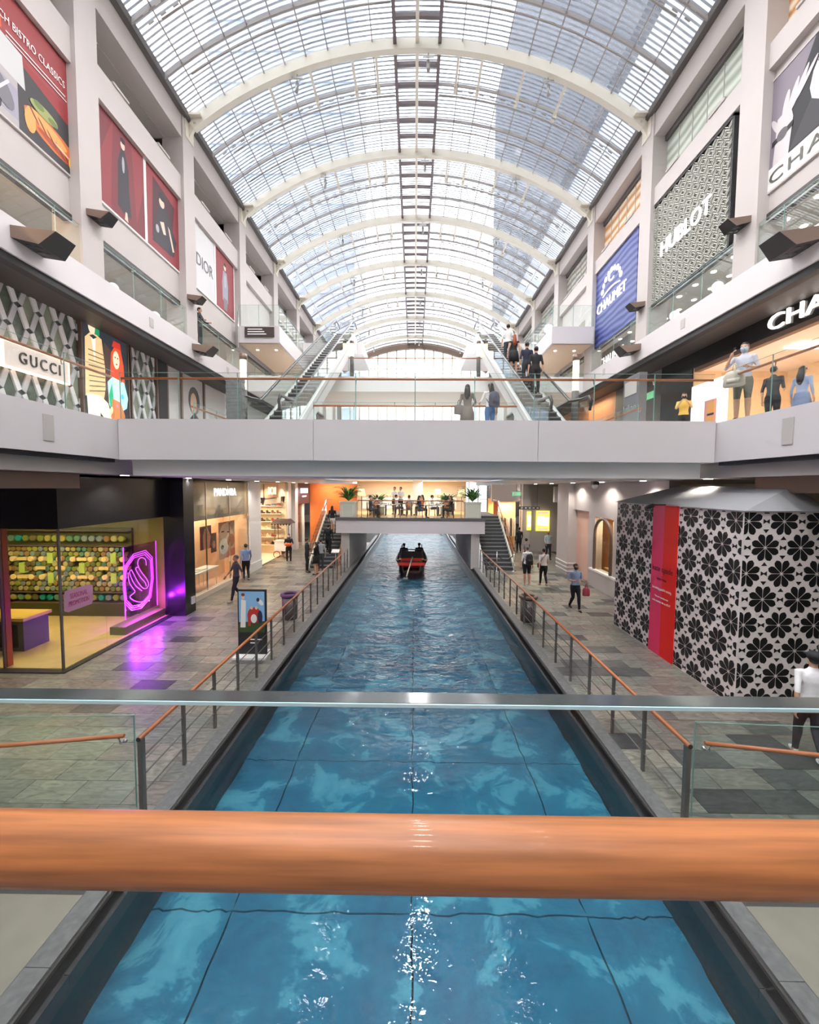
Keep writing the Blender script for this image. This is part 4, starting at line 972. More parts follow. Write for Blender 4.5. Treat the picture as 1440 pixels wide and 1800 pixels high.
vb = empty('violet_banner', (9.75, 9.45, 5.9), label='violet hanging banner at the edge of the boutique front', cat='banner')
B(0, -.7, 1.0, .06, .55, 2.6).build('banner_sheet', mat('violet_print', s(92, 72, 132), .5), vb); B(-.02, -.75, 2.6, .08, .6, 2.66).build('top_bar', M_blackm, vb); B(0, -.7, .1, .06, .5, .98).build('lower_picture', mat('rose_print', s(200, 140, 120), .5), vb)
tb2 = empty('makeup_counter', (10.7, 10.7, 5.9), label='makeup counter with orange trays inside the black boutique', cat='counter')
B(0, -1.4, 0, .6, .6, .95).build('counter_body', M_blackm, tb2); B(.05, -1.2, .95, .5, .4, 1.05).build('orange_tray', mat('orange_tray_mat', s(226, 120, 60), .5), tb2)
# dark wall, exit sign and cafe past the boutique
dk = struct('wall_level_two_dark', B(cx_, 17.9, 5.9, cx_+.2, 22, 9.5), M_dgrey, 'dark wall panel past the black boutique on level two')
c = at(1139, 697, x=cx_-.02); e = empty('exit_sign', tuple(c), label='green EXIT sign on the dark wall past the boutique', cat='sign')
B(-.04, -.5, -.15, 0, .5, .15).build('sign_face', emis('exit_green2', (.2, .6, .3), .09), e)
text('EXIT', frame_right(cx_-.06), -c.y-.45, c.z-.1, .6, .2, M_white, e, depth=.004)
pt = empty('brand_pillar_sign', (8.6, 17.0, 5.9), label='tall grey freestanding sign panel with script lettering at the bridge end', cat='sign')
B(-.05, -.6, 0, .25, .6, 2.9).build('sign_panel', mat('slate_panel', s(112, 112, 116), .4), pt); B(-.07, -.45, 2.15, -.05, .45, 2.7).build('plate', M_grey, pt)
text('Irilian', frame_right(8.55), -17.5, 7.4, .95, .3, M_chrome, pt, depth=.02)
cf_ = struct('wall_level_two_cafe', B(cx_, 22, 5.9, cx_+.2, 50, 9.5), mat('cafe_wall', s(190, 130, 90), .6), 'warm brown wall on level two past the dark panel')
area('cafe_light', (9.6, 24, 9.2), .8, 3, 10, WARM)
struct('wall_level_two_far', B(gx-.1, 34, 5.9, gx, 50, 9.5), M_white, 'white wall on level two past the gold discs')
# ---- billboards on the red poster side
fb_ = frame_left(-9.3)
def billboard(name, label, fr_, u0, v0, w, h, items, base, frame=True, lit=False):
    o = poster(name, label, fr_, u0, v0, w, h, items, base, .04, cat='billboard')
    if frame:
        for (a0, b0, a1, b1) in ((u0-.05, v0-.05, u0+w+.05, v0), (u0-.05, v0+h, u0+w+.05, v0+h+.05), (u0-.05, v0, u0, v0+h), (u0+w, v0, u0+w+.05, v0+h)):
            MB().prism([fr_(a0, b0, 0), fr_(a1, b0, 0), fr_(a1, b1, 0), fr_(a0, b1, 0)], fr_(0, 0, .06)-fr_(0, 0, 0)).build('frame_strip', M_white if frame is True else frame, o)
    return o
o = billboard('restaurant_billboard', 'red restaurant billboard with grilled food and white capitals', fb_, 6.9, 12.62, 5.0, 2.83, [
    (P('char', 58, 54, 56), [(0, 0), (1, 0), (1, 1), (0, 1)]), (P('brick', 152, 62, 64), [(0, .62), (.55, .62), (.8, .5), (1, .42), (1, 1), (0, 1)]), (P('brickd', 150, 48, 52), [(.6, .58), (1, .42), (1, .6)]),
    (P('linen', 176, 168, 168), [(.0, .0), (.66, 0), (.66, .36), (.5, .66), (0, .66)]), (P('linen2', 160, 154, 168), [(.55, .06), (.66, .06), (.66, .3), (.57, .32)]), (P('win', 200, 198, 198), [(.56, .38), (.70, .36), (.69, .62), (.57, .64)]),
    (P('salad', 150, 150, 80), ell(.5, .4, .07, .16)), (P('plate', 60, 56, 62), ell(.53, .12, .05, .14)), (P('prawn', 206, 110, 56), ell(.85, .18, .17, .1, rot=-.32)), (P('prawn2', 232, 160, 90), ell(.82, .22, .12, .05, rot=-.32)), (P('prawn3', 170, 74, 40), ell(.88, .12, .13, .03, rot=-.32)), (P('prawn2', 232, 160, 90), ell(.72, .16, .03, .1)), *[(P('grill', 120, 50, 30), ell(.74+.05*k, .235-.035*k, .006, .06, rot=.5)) for k in range(5)], (P('steel', 120, 116, 124), ell(.58, .2, .05, .12, rot=.3)), (P('fork', 210, 206, 210), [(.5, .04), (.51, .03), (.62, .3), (.61, .31)]), (P('herb', 150, 156, 96), ell(.80, .33, .08, .05)), (P('herb2', 110, 126, 70), ell(.77, .35, .03, .03)), (P('herb2', 110, 126, 70), ell(.85, .32, .03, .025)), (P('shell', 240, 190, 150), ell(.9, .15, .05, .012, rot=-.32)), (P('lemon', 236, 190, 70), ell(.97, .10, .03, .07)), (P('ember', 232, 96, 50), [(.5, .66), (.59, .66), (.59, .75), (.5, .78)])], P('char', 58, 54, 56), frame=M_wall)
text('FRENCH BISTRO CLASSICS', frame_left(-9.243), 9.36, 14.72, 2.2, .17, M_white, o, depth=.004)
for k, w in enumerate((1.9, 1.95)): B(-9.245, 9.95, 14.52-k*.1, -9.24, 9.95+w*.85, 14.545-k*.1).build('caption_line', M_white, o)
red = P('deepred', 140, 54, 60); redd = P('winered', 118, 46, 54); ink = P('ink', 40, 36, 44)
billboard('standing_figure_billboard', 'red billboard of a standing figure in a long dark gown', fb_, 12.78, 12.72, 2.02, 2.78, [(red, [(0, 0), (1, 0), (1, 1), (0, 1)]), (redd, [(0, .5), (.3, 1), (0, 1)]), (redd, [(.75, 0), (1, 0), (1, .6)]), (P('smoke', 120, 46, 54), [(.2, 0), (.8, 0), (.7, 1), (.3, 1)]),
    (P('gown', 52, 46, 54), [(.35, .12), (.5, .08), (.66, .1), (.62, .4), (.62, .62), (.55, .78), (.45, .78), (.38, .6)]), (P('facep', 226, 196, 180), ell(.5, .83, .05, .045)), (ink, ell(.5, .88, .055, .03)), (P('glint', 170, 166, 176), ell(.5, .62, .03, .09)), (P('facep', 226, 196, 180), [(.5, .03), (.58, .02), (.56, .12), (.52, .12)])], red)
billboard('seated_figure_billboard', 'red billboard of a crouching figure in black beside the standing one', fb_, 14.92, 12.72, 2.02, 2.78, [(red, [(0, 0), (1, 0), (1, 1), (0, 1)]), (P('shade', 74, 34, 44), [(.15, .15), (.7, .1), (.85, .8), (.2, .9)]), (P('gown', 52, 46, 54), [(.15, .1), (.8, .12), (.9, .35), (.62, .6), (.5, .72), (.38, .64), (.25, .35)]), (P('facep', 226, 196, 180), ell(.45, .68, .08, .06)), (ink, ell(.45, .76, .1, .05)), (P('facep', 226, 196, 180), [(.38, .42), (.5, .46), (.56, .32), (.48, .3)]), (P('facep', 226, 196, 180), [(.62, .46), (.68, .44), (.82, .2), (.76, .18)]), (P('glint', 170, 166, 176), ell(.3, .3, .05, .05))], red)
o = billboard('white_letter_billboard', 'white billboard with slim grey capitals beside a red picture', fb_, 17.85, 12.78, 2.02, 2.7, [], mat('board_white', s(206, 204, 206), .6))
text('DIOR', frame_left(-9.255), 18.25, 13.75, 1.45, .5, mat('ink_grey', s(96, 96, 104), .5), o, depth=.004)
billboard('pale_figure_billboard', 'red billboard of a figure in a pale grey suit', fb_, 19.98, 12.78, 1.95, 2.7, [(red, [(0, 0), (1, 0), (1, 1), (0, 1)]), (P('suit', 150, 146, 160), [(.36, .2), (.64, .2), (.66, .5), (.6, .72), (.4, .72), (.34, .5)]), (P('suit2', 120, 112, 124), [(.42, .05), (.6, .05), (.62, .25), (.4, .25)]), (P('facep', 226, 196, 180), ell(.5, .79, .06, .05)), (ink, ell(.5, .84, .06, .03)), (P('glint', 170, 166, 176), [(.45, .45), (.56, .45), (.56, .66), (.45, .66)])], red)
# ---- billboards on the opposite side
fr9 = frame_right(9.3)
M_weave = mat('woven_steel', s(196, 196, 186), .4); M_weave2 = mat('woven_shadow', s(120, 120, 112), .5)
hb = empty('woven_steel_billboard', (0, 0, 0), label='woven steel billboard with white lit capitals and black edge', cat='billboard')
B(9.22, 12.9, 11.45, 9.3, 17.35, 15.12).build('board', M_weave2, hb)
for (y0, z0, y1, z1) in ((12.85, 11.4, 17.4, 11.47), (12.85, 15.1, 17.4, 15.17), (12.85, 11.4, 12.92, 15.17), (17.33, 11.4, 17.4, 15.17)): B(9.15, y0, z0, 9.3, y1, z1).build('edge_strip', M_blackm, hb)
wv = MB(); j = 0; z = 11.5
while z < 15.05:
    y = 12.95+(j % 2)*.085
    while y < 17.25:
        a = 1 if (j+int((y-12.9)/.17)) % 2 else -1
        for q in (-.035, .035): wv.bar((9.19, y+.02-a*.0, z+q-a*.05), (9.185, y+.15, z+q+a*.05), .02, .035, (1, 0, 0))
        y += .17
    z += .135; j += 1
tag(wv.build('woven_strips', M_weave, hb), kind='stuff')
ha, hb_ = at(1163, 440, x=9.15), at(1250, 370, x=9.15)
text('HUBLOT', frame_right(9.16), -ha.y, 12.98, ha.y-hb_.y, .52, emis('billboard_sign', (.92, .9, 1), .14), hb, depth=.05)
cb = empty('blue_billboard', (0, 0, 0), label='rippled blue billboard with a white lit crown emblem', cat='billboard')
def wave_mat(name, c1, c2, sc, emit=0, bump=.6):
    m = bpy.data.materials.new(name); m.use_nodes = True; nt = m.node_tree; b = nt.nodes['Principled BSDF']; N = nt.nodes.new; L = nt.links.new
    g = N('ShaderNodeNewGeometry'); w = N('ShaderNodeTexWave'); w.bands_direction = 'Z'; w.inputs['Scale'].default_value = sc; w.inputs['Distortion'].default_value = 5; w.inputs['Detail'].default_value = 2; w.inputs['Detail Scale'].default_value = .8
    mp = N('ShaderNodeMapping'); mp.inputs['Scale'].default_value = (.5, .5, 1); L(g.outputs['Position'], mp.inputs[0]); L(mp.outputs[0], w.inputs['Vector'])
    cr = N('ShaderNodeValToRGB'); cr.color_ramp.elements[0].color = (*c1, 1); cr.color_ramp.elements[1].color = (*c2, 1); L(w.outputs['Fac'], cr.inputs[0]); L(cr.outputs[0], b.inputs['Base Color'])
    b.inputs['Roughness'].default_value = .5
    bp = N('ShaderNodeBump'); bp.inputs['Strength'].default_value = bump; L(w.outputs['Fac'], bp.inputs['Height']); L(bp.outputs[0], b.inputs['Normal'])
    MATS[name] = m; return m
B(9.2, 18.15, 11.5, 9.3, 22.8, 15.3).build('board', wave_mat('rippled_blue', s(38, 48, 110), s(92, 104, 168), 1.1), cb)
cw_ = emis('emblem_white', (1, .93, .95), .16)
text('CHAUMET', frame_right(9.2), -21.9, 13.05, 2.9, .45, cw_, cb, depth=.04)
for k in range(9):
    t = math.pi*(.08+k*.105); MB().ball((9.18, 20.45+.95*math.cos(t), 13.75+.85*math.sin(t)), .03, .11 if k % 2 else .16, .13).build('emblem_bead', cw_, cb)
text('C', frame_right(9.2), -20.75, 14.1, .55, .5, cw_, cb, depth=.04)
MB().tube([(9.18, 19.6+1.7*k/10, 13.7+.12*math.sin(k/10*math.pi)) for k in range(11)], .03, 6).build('emblem_arc', cw_, cb)
b2 = billboard('portrait_billboard', 'black and white portrait billboard of a woman with a raised hand and watch', fr9, -12.0, 12.15, 4.6, 2.75, [
    (P('mauveg', 128, 118, 130), [(0, 0), (1, 0), (1, 1), (0, 1)]), (P('jet', 26, 25, 28), [(.17, .22), (.2, .6), (.33, 1), (.9, 1), (1, .2), (.3, .18)]), (P('cloth', 52, 50, 54), [(.2, .22), (.32, .5), (.6, .45), (.75, .22)]),
    (P('pale', 206, 200, 200), ell(.46, .68, .14, .27, rot=-.25)), (P('pale2', 226, 222, 222), ell(.43, .68, .08, .18, rot=-.25)), (P('jet', 26, 25, 28), [(.42, .97), (.6, 1), (.66, .7), (.58, .5), (.56, .8)]),
    (P('midg', 96, 90, 94), ell(.38, .76, .035, .018, rot=-.2)), (P('midg', 96, 90, 94), ell(.49, .72, .035, .018, rot=-.2)), (P('midg', 96, 90, 94), [(.41, .72), (.44, .6), (.40, .59)]), (P('lip', 84, 70, 74), ell(.42, .52, .045, .02, rot=-.1)), (P('jet', 26, 25, 28), ell(.37, .81, .05, .01, rot=-.1)), (P('jet', 26, 25, 28), ell(.5, .78, .05, .01, rot=-.2)),
    (P('pale', 206, 200, 200), [(.36, .44), (.5, .3), (.55, .42), (.52, .5)]), (P('skinp', 200, 194, 196), [(.10, .2), (.2, .2), (.22, .5), (.2, .62), (.12, .6)]), (P('skinp', 200, 194, 196), ell(.21, .68, .018, .13, rot=-.25)), (P('skinp', 200, 194, 196), ell(.25, .7, .018, .14, rot=-.35)), (P('skinp', 200, 194, 196), ell(.17, .66, .018, .12, rot=-.12)), (P('skinp', 200, 194, 196), ell(.29, .72, .015, .12, rot=-.5)), (P('skinp', 200, 194, 196), ell(.11, .55, .016, .09, rot=.3)),
    (P('jet', 26, 25, 28), [(.09, .38), (.22, .42), (.22, .47), (.09, .43)]), (P('midg', 96, 90, 94), ell(.155, .43, .035, .05)), (P('linenw', 226, 224, 222), [(0, 0), (1, 0), (1, .2), (0, .2)])], P('linenw', 226, 224, 222), frame=M_wall)
text('CHANEL', frame_right(9.236), -11.6, 12.27, 2.9, .3, mat('ink_olive', s(84, 82, 74), .5), b2, space=1.2, depth=.004)
# upper windows on the billboard side
M_wgreen = wave_mat('rippled_window', s(150, 160, 146), s(205, 212, 200), .9); M_wamb = wave_mat('amber_window', s(190, 130, 70), s(236, 220, 196), .8); M_wgrey = wave_mat('grey_window', s(110, 108, 100), s(190, 188, 178), 1.0)
for k in range(3, 10):
    y0, y1 = CY[k]+.4, CY[k+1]-.4
    w = struct('window_%d' % (k-2), B(9.55, y0, 15.7, 9.6, y1, 18.0), M_wamb if k in (3, 5) else (M_wgreen if k == 4 else M_wgrey), 'rippled %s upper window over the %s' % ({3: 'orange', 4: 'pale green', 5: 'amber'}.get(k, 'grey'), {3: 'portrait billboard', 4: 'woven steel billboard', 5: 'blue billboard'}.get(k, 'far bays of the billboard side')))
    B(9.45, y0, 17.55, 9.7, y1, 17.75).build('window_head', M_dgrey, w)
    for q in range(1, 6): B(9.53, y0+(y1-y0)*q/6-.01, 15.8, 9.56, y0+(y1-y0)*q/6+.01, 17.7).build('mullion', M_grey, w)
# level three: interiors behind the glass
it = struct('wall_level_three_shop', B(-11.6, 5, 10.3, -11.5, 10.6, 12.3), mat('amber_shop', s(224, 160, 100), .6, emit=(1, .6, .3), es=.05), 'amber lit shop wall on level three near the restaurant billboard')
area('l3_light', (-10.9, 8, 12.2), .8, 4, 14, WARM)
for sg in (-1, 1):
    area('walk_light', (sg*11.0, 24, 12.25), 1.0, 30, 34, NEUT)
tg = empty('teal_sign', (10.9, 16.5, 10.6), label='teal abstract sign seen through the glass on level three', cat='sign')
for k in range(4): MB().tube([(0, -.5+k*.3, .1), (0, -.35+k*.3, .6), (0, -.1+k*.3, .2)], .05, 6).build('sign_stroke', emis('teal_glow', (.1, .8, .6), .08), tg)
dl = MB().tube([(0, 0, 0), (0, 0, -.02)], .09, 10).mesh('downlight', emis('downlight_glow', (1, .95, .88), 1.2))
for y in range(10, 24):
    for x in (10.9, 11.7): tag(place('ceiling_downlight', dl, None, (x, y+.3*(x > 11), 12.3)), '%s round downlight from the viewer in the %s row of the level three ceiling' % (ORD[y-10], 'outer' if x < 11 else 'inner'), 'downlight', 'level three downlights')
# wall speakers
spk = MB(); 
def speaker(x, y, z, sg, sc, lab):
    o = empty('speaker', (x, y, z), label=lab, cat='speaker'); o.scale = (sc*-sg, sc, sc)
    MB().add([(0, -.45, .16), (0, .45, .16), (0, .45, -.12), (0, -.45, -.12), (.95, -.3, .10), (.95, .3, .10), (.6, .38, -.24), (.6, -.38, -.24)], [(0, 1, 5, 4), (1, 2, 6, 5), (0, 4, 7, 3), (0, 3, 2, 1)]).build('housing', M_bronze, o)
    MB().add([(.95, -.3, .10), (.95, .3, .10), (.6, .38, -.24), (.6, -.38, -.24), (0, .45, -.12), (0, -.45, -.12)], [(0, 1, 2, 3), (3, 2, 4, 5)]).build('grille', M_blackm, o)
    cone = MB().tube([(0, 0, 0), (0, 0, -.012)], .09, 10).mesh('driver', M_black)
    for u in (.2, .42):
        for v in (-.16, .16): place('driver', cone, o, (u, v, -.12-.12*u/.6-.006))
    return o
for (y, z, sc, w) in ((10.0, 9.95, .95, 'under the restaurant billboard'), (12.1, 11.8, .6, 'beside the standing figure billboard'), (17.2, 11.8, .6, 'below the white letter billboard'), (17.6, 9.95, .85, 'above the portrait window')):
    speaker(-9.0, y, z, -1, sc, 'bronze wedge loudspeaker '+w)
for (y, z, sc, w) in ((10.1, 10.0, .95, 'on the fascia above the black boutique'), (12.1, 11.6, .6, 'between the portrait and woven steel billboards'), (17.3, 11.6, .6, 'between the woven steel and blue billboards'), (17.6, 10.0, .85, 'on the fascia below the blue billboard')):
    speaker(9.0, y, z, 1, sc, 'bronze wedge loudspeaker '+w)
tx = empty('small_crown_sign', (0, 0, 0), label='small dark sign with white capitals below the blue billboard', cat='sign')
B(9.6, 19.5, 10.3, 9.7, 22.5, 11.3).build('sign_panel', M_dgrey, tx); text('CHAUMET', frame_right(9.6), -22.3, 10.6, 2.4, .4, cw_, tx, depth=.03)
fb3 = empty('gold_letter_sign', (0, 0, 0), label='pale fascia sign with gold capitals past the blue billboard', cat='sign')
B(9.2, 23.4, 12.6, 9.3, 27.0, 13.5).build('sign_panel', mat('khaki_panel', s(130, 122, 104), .5), fb3); text('BOUCHERON', frame_right(9.2), -26.6, 12.85, 2.6, .4, emis('gold_sign', (1, .85, .5), .1), fb3, depth=.03)
B(9.2, 23.4, 11.6, 9.29, 27.0, 12.6).build('pale_screen', mat('pale_screen_mat', s(226, 210, 200), .5), fb3); text('Vhernier', frame_right(9.2), -26.5, 11.8, 2.4, .5, mat('script_tan', s(200, 170, 156), .5), fb3, depth=.02)
# ================================================================ RAILINGS, BRIDGES, ESCALATORS
M_post = mat('grey_post', s(112, 110, 106), .4, .5)
def canal_rail(sg, lab):
    x = sg*3.56; r = empty('canal_railing', (x, 5.3, 0), label=lab, cat='railing')
    L_ = 17.1; n = 17
    pm = B(-.02, -.028, 0, .02, .028, 1.02).mesh('post', M_post)
    for k in range(n+1):
        if k == 0: B(-.03, -.035, 0, .03, .035, 1.03).build('post', M_post, r)
        else: place('post', pm, r, (0, k*L_/n, 0))
    for z in (.28, .52, .77): MB().tube([(0, 0, z), (0, L_, z)], .010, 6).build('bar', M_post, r)
    MB().tube([(0, -.05, 1.05), (0, L_, 1.05)], .030, 10).build('handrail', M_woodr, r)
    MB().tube([(0, -.056, 1.05), (0, -.05, 1.05)], .031, 10).build('rail_end_cap', M_blackm, r)
canal_rail(-1, 'steel canal railing with orange wood handrail on the neon swan side')
canal_rail(1, 'steel canal railing with orange wood handrail on the flower hoarding side')
def guard(name, label, pts, z, h=1.12, step=1.35, rail_h=1.0, side=1, rail=M_woodr, gm=M_glass, rr=.028, off=.06):
    """glass guard along a polyline: panes, clamps and a handrail"""
    g = empty(name, (0, 0, 0), label=label, cat='balustrade')
    for a, b in zip(pts[:-1], pts[1:]):
        a, b = Vector((*a, 0)), Vector((*b, 0)); d = b-a; n = max(1, round(d.length/step)); u = d.normalized(); nn = Vector((-u.y, u.x, 0))*side
        for k in range(n):
            p, q = a+d*(k/n)+u*.006, a+d*((k+1)/n)-u*.006
            MB().prism([p-nn*.007+Vector((0, 0, z)), q-nn*.007+Vector((0, 0, z)), q+nn*.007+Vector((0, 0, z)), p+nn*.007+Vector((0, 0, z))], (0, 0, h)).build('pane', gm, g)
            if rail:
                c = p+Vector((0, 0, z+rail_h-.09))
                MB().tube([c, c+nn*.05-Vector((0, 0, .02)), c+nn*off+Vector((0, 0, .07))], .010, 5).build('bracket', M_chrome, g)
            MB().bar(p+Vector((0, 0, z)), p+Vector((0, 0, z+h)), .006, .02).build('pane_edge', M_edge, g)
        MB().bar(a+Vector((0, 0, z+h+.002)), b+Vector((0, 0, z+h+.002)), .014, .006).build('top_edge', M_edge, g)
        if rail: MB().tube([a+nn*off+Vector((0, 0, z+rail_h)), b+nn*off+Vector((0, 0, z+rail_h))], rr, 8).build('handrail', rail, g)
    return g
guard('glass_balustrade', 'glass balustrade with wood handrail along the near edge of the white bridge', [(-7.0, 10.06), (7.0, 10.06)], 5.9, side=1)
guard('glass_balustrade', 'glass balustrade with wood handrail along the far edge of the white bridge', [(-3.2, 13.45), (3.2, 13.45)], 5.9, side=-1)
guard('glass_balustrade', 'glass balustrade on level two before the lattice storefront', [(-7.1, 1.5), (-7.1, 10.0)], 5.9, side=1)
guard('glass_balustrade', 'glass balustrade on level two before the black boutique', [(7.1, 1.5), (7.1, 10.0)], 5.9, side=-1)
guard('glass_balustrade', 'glass balustrade on level two past the bridge on the lattice side', [(-7.1, 13.6), (-7.1, 34)], 5.9, side=1, step=1.6)
guard('glass_balustrade', 'glass balustrade on level two past the bridge on the boutique side', [(7.1, 13.6), (7.1, 34)], 5.9, side=-1, step=1.6)
guard('glass_balustrade', 'frameless glass balustrade on level three under the red posters', [(-9.06, 2), (-9.06, 33)], 10.3, h=1.05, side=1, step=1.5, rail=M_chrome, rr=.02, gm=M_glassg)
guard('glass_balustrade', 'frameless glass balustrade on level three under the woven steel billboard', [(9.06, 2), (9.06, 33)], 10.3, h=1.05, side=-1, step=1.5, rail=M_chrome, rr=.02, gm=M_glassg)
# level three landings by the escalators, level three bridge
M_soffb = mat('beige_soffit', s(222, 196, 170), .6)
for sg, w in ((-1, 'lattice'), (1, 'blue billboard')):
    o = struct('slab_landing', B(sg*6.9, 21.8, 11.66, sg*9.0, 28.0, 12.5), M_fascia, 'pale level three landing jutting out on the %s side' % w)
    B(sg*7.0, 21.9, 11.62, sg*8.95, 27.9, 11.66).build('soffit', M_soffb, o)
    for k in range(2): MB().tube([(sg*(7.4+k*1.0), 22.8, 11.60), (sg*(7.4+k*1.0), 22.8, 11.62)], .07, 10).build('downlight', MATS['downlight_glow'], o)
    guard('glass_balustrade', 'glass balustrade around the level three landing on the %s side' % w, [(sg*9.0, 21.84), (sg*6.93, 21.84), (sg*6.93, 28.0)], 12.5, h=1.05, side=-sg, rail=None, gm=M_glassg)
o = struct('slab_bridge_upper', B(-9, 23.0, 9.5, 9, 27, 10.3), M_white, 'white level three bridge seen through the glass of the nearer one')
guard('glass_balustrade', 'glass balustrade on the upper level three bridge', [(-3.6, 23.05), (3.6, 23.05)], 10.3, h=1.05, rail=M_woodr)
# escalators
M_ebelt = mat('escalator_rubber', (.02, .02, .022), .35); M_estep = mat('escalator_step', s(72, 70, 72), .45, .5); M_eside = mat('escalator_cladding', s(216, 214, 212), .4)
T30 = math.tan(math.radians(30))
def escalator(sg, lab):
    e = empty('escalator', (0, 0, 0), label=lab, cat='escalator')
    Y0, Z0, Y1 = 12.65, 5.9, 25.4; Z1 = Z0+(Y1-Y0)*T30
    x0, x1 = 3.65, 4.7
    ln = lambda dz: [(Y0-.9, Z0+dz), (Y0, Z0+dz), (Y1, Z1+dz), (Y1+1.2, Z1+dz)]
    for x in (x0, x1):
        lo = ln(-.75); hi = ln(.12)
        lo[0] = (Y0-.9, Z0); lo[1] = (Y0+.9, Z0+.02)
        MB().prism([(sg*(x-.06), y, z) for y, z in lo+hi[::-1]], (sg*.12, 0, 0)).build('side_panel', M_eside, e)
        # glass balustrade in bays
        n = 9
        for k in range(n):
            ya, yb = Y0+(Y1-Y0)*k/n+.01, Y0+(Y1-Y0)*(k+1)/n-.01; za, zb = Z0+(ya-Y0)*T30, Z0+(yb-Y0)*T30
            MB().prism([(sg*(x-.006), ya, za+.12), (sg*(x-.006), yb, zb+.12), (sg*(x-.006), yb, zb+.92), (sg*(x-.006), ya, za+.92)], (sg*.012, 0, 0)).build('pane', M_glassg, e)
        path = [(Y0-1.15, Z0+.55), (Y0-1.25, Z0+.75), (Y0-1.1, Z0+.93), (Y0-.5, Z0+.97), (Y0+.3, Z0+1.08)]+[(Y0+.3+(Y1-Y0-.3)*k/6, Z0+.3*T30+.92+(Y1-Y0-.3)*k/6*T30) for k in range(1, 7)]+[(Y1+.8, Z1+1.0), (Y1+1.4, Z1+.95)]
        MB().tube([(sg*x, y, z) for y, z in path], .042, 8).build('handrail_belt', M_ebelt, e)
        MB().prism([(sg*(x-.006), Y0-1.1, Z0+.12), (sg*(x-.006), Y0-.02, Z0+.12), (sg*(x-.006), Y0-.02, Z0+.9), (sg*(x-.006), Y0-1.1, Z0+.85)], (sg*.012, 0, 0)).build('pane', M_glassg, e)
    stp = B(sg*(x0+.1), 0, -.35, sg*(x1-.1), .4, 0).mesh('step', M_estep)
    edge = B(sg*(x0+.12), -.012, -.04, sg*(x1-.12), .012, .004).mesh('step_edge', M_steel)
    k = 0
    while Y0+k*.4 < Y1:
        st_ = place('step', stp, e, (0, Y0+k*.4, Z0+(k+1)*.4*T30)); place('step_edge', edge, st_, (0, 0, 0)); k += 1
    MB().prism([(sg*(x0+.06), Y0+1.2, Z0+.15), (sg*(x0+.06), Y1, Z1-.75), (sg*(x0+.06), Y1+1.2, Z1-.75), (sg*(x0+.06), Y1+1.2, Z1-.65), (sg*(x0+.06), Y1, Z1-.65), (sg*(x0+.06), Y0+1.2, Z0+.25)], (sg*(x1-x0-.12), 0, 0)).build('underside', M_eside, e)
    B(sg*(x0+.06), Y0-.9, Z0, sg*(x1-.06), Y0, Z0+.03).build('comb_plate', M_steel, e)
    for dz in (.0,): MB().bar((sg*(x0-.07), Y0+.5, Z0+.5*T30-.1), (sg*(x0-.07), Y1, Z1-.1), .01, .05).build('trim_line', M_steel, e)
escalator(-1, 'long escalator rising past the lattice side landing')
escalator(1, 'long escalator with riders rising past the blue billboard side landing')
for sg, w in ((-1, 'lattice'), (1, 'blue billboard')): struct('slab_level_four', B(sg*3.2, 26.4, 12.5, sg*6.9, 30, 13.2), M_fascia, 'level four landing at the head of the escalator on the %s side' % w)
# lamp posts
def lamp_post(x, y, z, h, lab):
    o = empty('lamp_post', (x, y, z), label=lab, cat='lamp post')
    MB().tube([(0, 0, 0), (0, 0, h*.58)], .11, 12).build('pole', M_dgrey, o); MB().tube([(0, 0, h*.58), (0, 0, h*.93)], .10, 12).build('lamp_tube', emis('lamp_tube_glow', (1, .82, .5), .22), o); MB().tube([(0, 0, h*.93), (0, 0, h)], .115, 12).build('cap', M_bronze, o)
lamp_post(-5.6, 13.9, 5.9, 2.75, 'dark lamp post with glowing tube at the lattice side of the bridge')
lamp_post(5.2, 13.9, 5.9, 2.75, 'dark lamp post with glowing tube at the boutique side of the bridge')
for sg, w in ((-1, 'lattice'), (1, 'boutique')):
    struct('slab_corner', B(sg*5.1, 13.5, 5.2, sg*7.05, 16, 5.9), M_fascia, 'corner slab of the bridge on the %s side' % w)
    lamp_post(sg*4.05-.1 if sg < 0 else 3.95, 22.8, 10.3, 2.2, 'distant lamp post with glowing tube beside the %s side escalator' % w) if False else None
lamp_post(-3.45, 23.4, 10.3, 2.0, 'distant lamp post on the upper bridge by the lattice side escalator'); lamp_post(3.45, 23.4, 10.3, 2.0, 'distant lamp post on the upper bridge by the riders')
# direction boards and stone pylon
db = empty('directory_board', (-7.9, 21.75, 12.0), label='dark directory board with white lines on the level three landing', cat='sign')
B(-.75, -.03, -.08, .75, .0, .42).build('board', mat('directory_brown', s(70, 58, 52), .5), db)
for k in range(3): B(-.6, -.035, .04+k*.12, .35-k*.1, -.03, .09+k*.12).build('text_line', M_white, db)
B(-1.1, -.02, -.7, -1.06, .02, 1.2).build('post', M_chrome, db)
py = empty('slate_pylon', (-4.35, 13.2, 5.9), label='ribbed grey stone pylon at the foot of the escalator', cat='pylon') if False else empty('slate_pylon', (-4.6, 10.9, 5.9), label='ribbed grey stone pylon standing on the white bridge', cat='pylon')
for k in range(14): B(-.2-.012*(k % 2), -.1, k*.085, .2+.012*(k % 2), .1, k*.085+.08).build('slate_course', mat('slate_course_mat', s(128, 130, 130), .6, noise=.2, nscale=8), py)
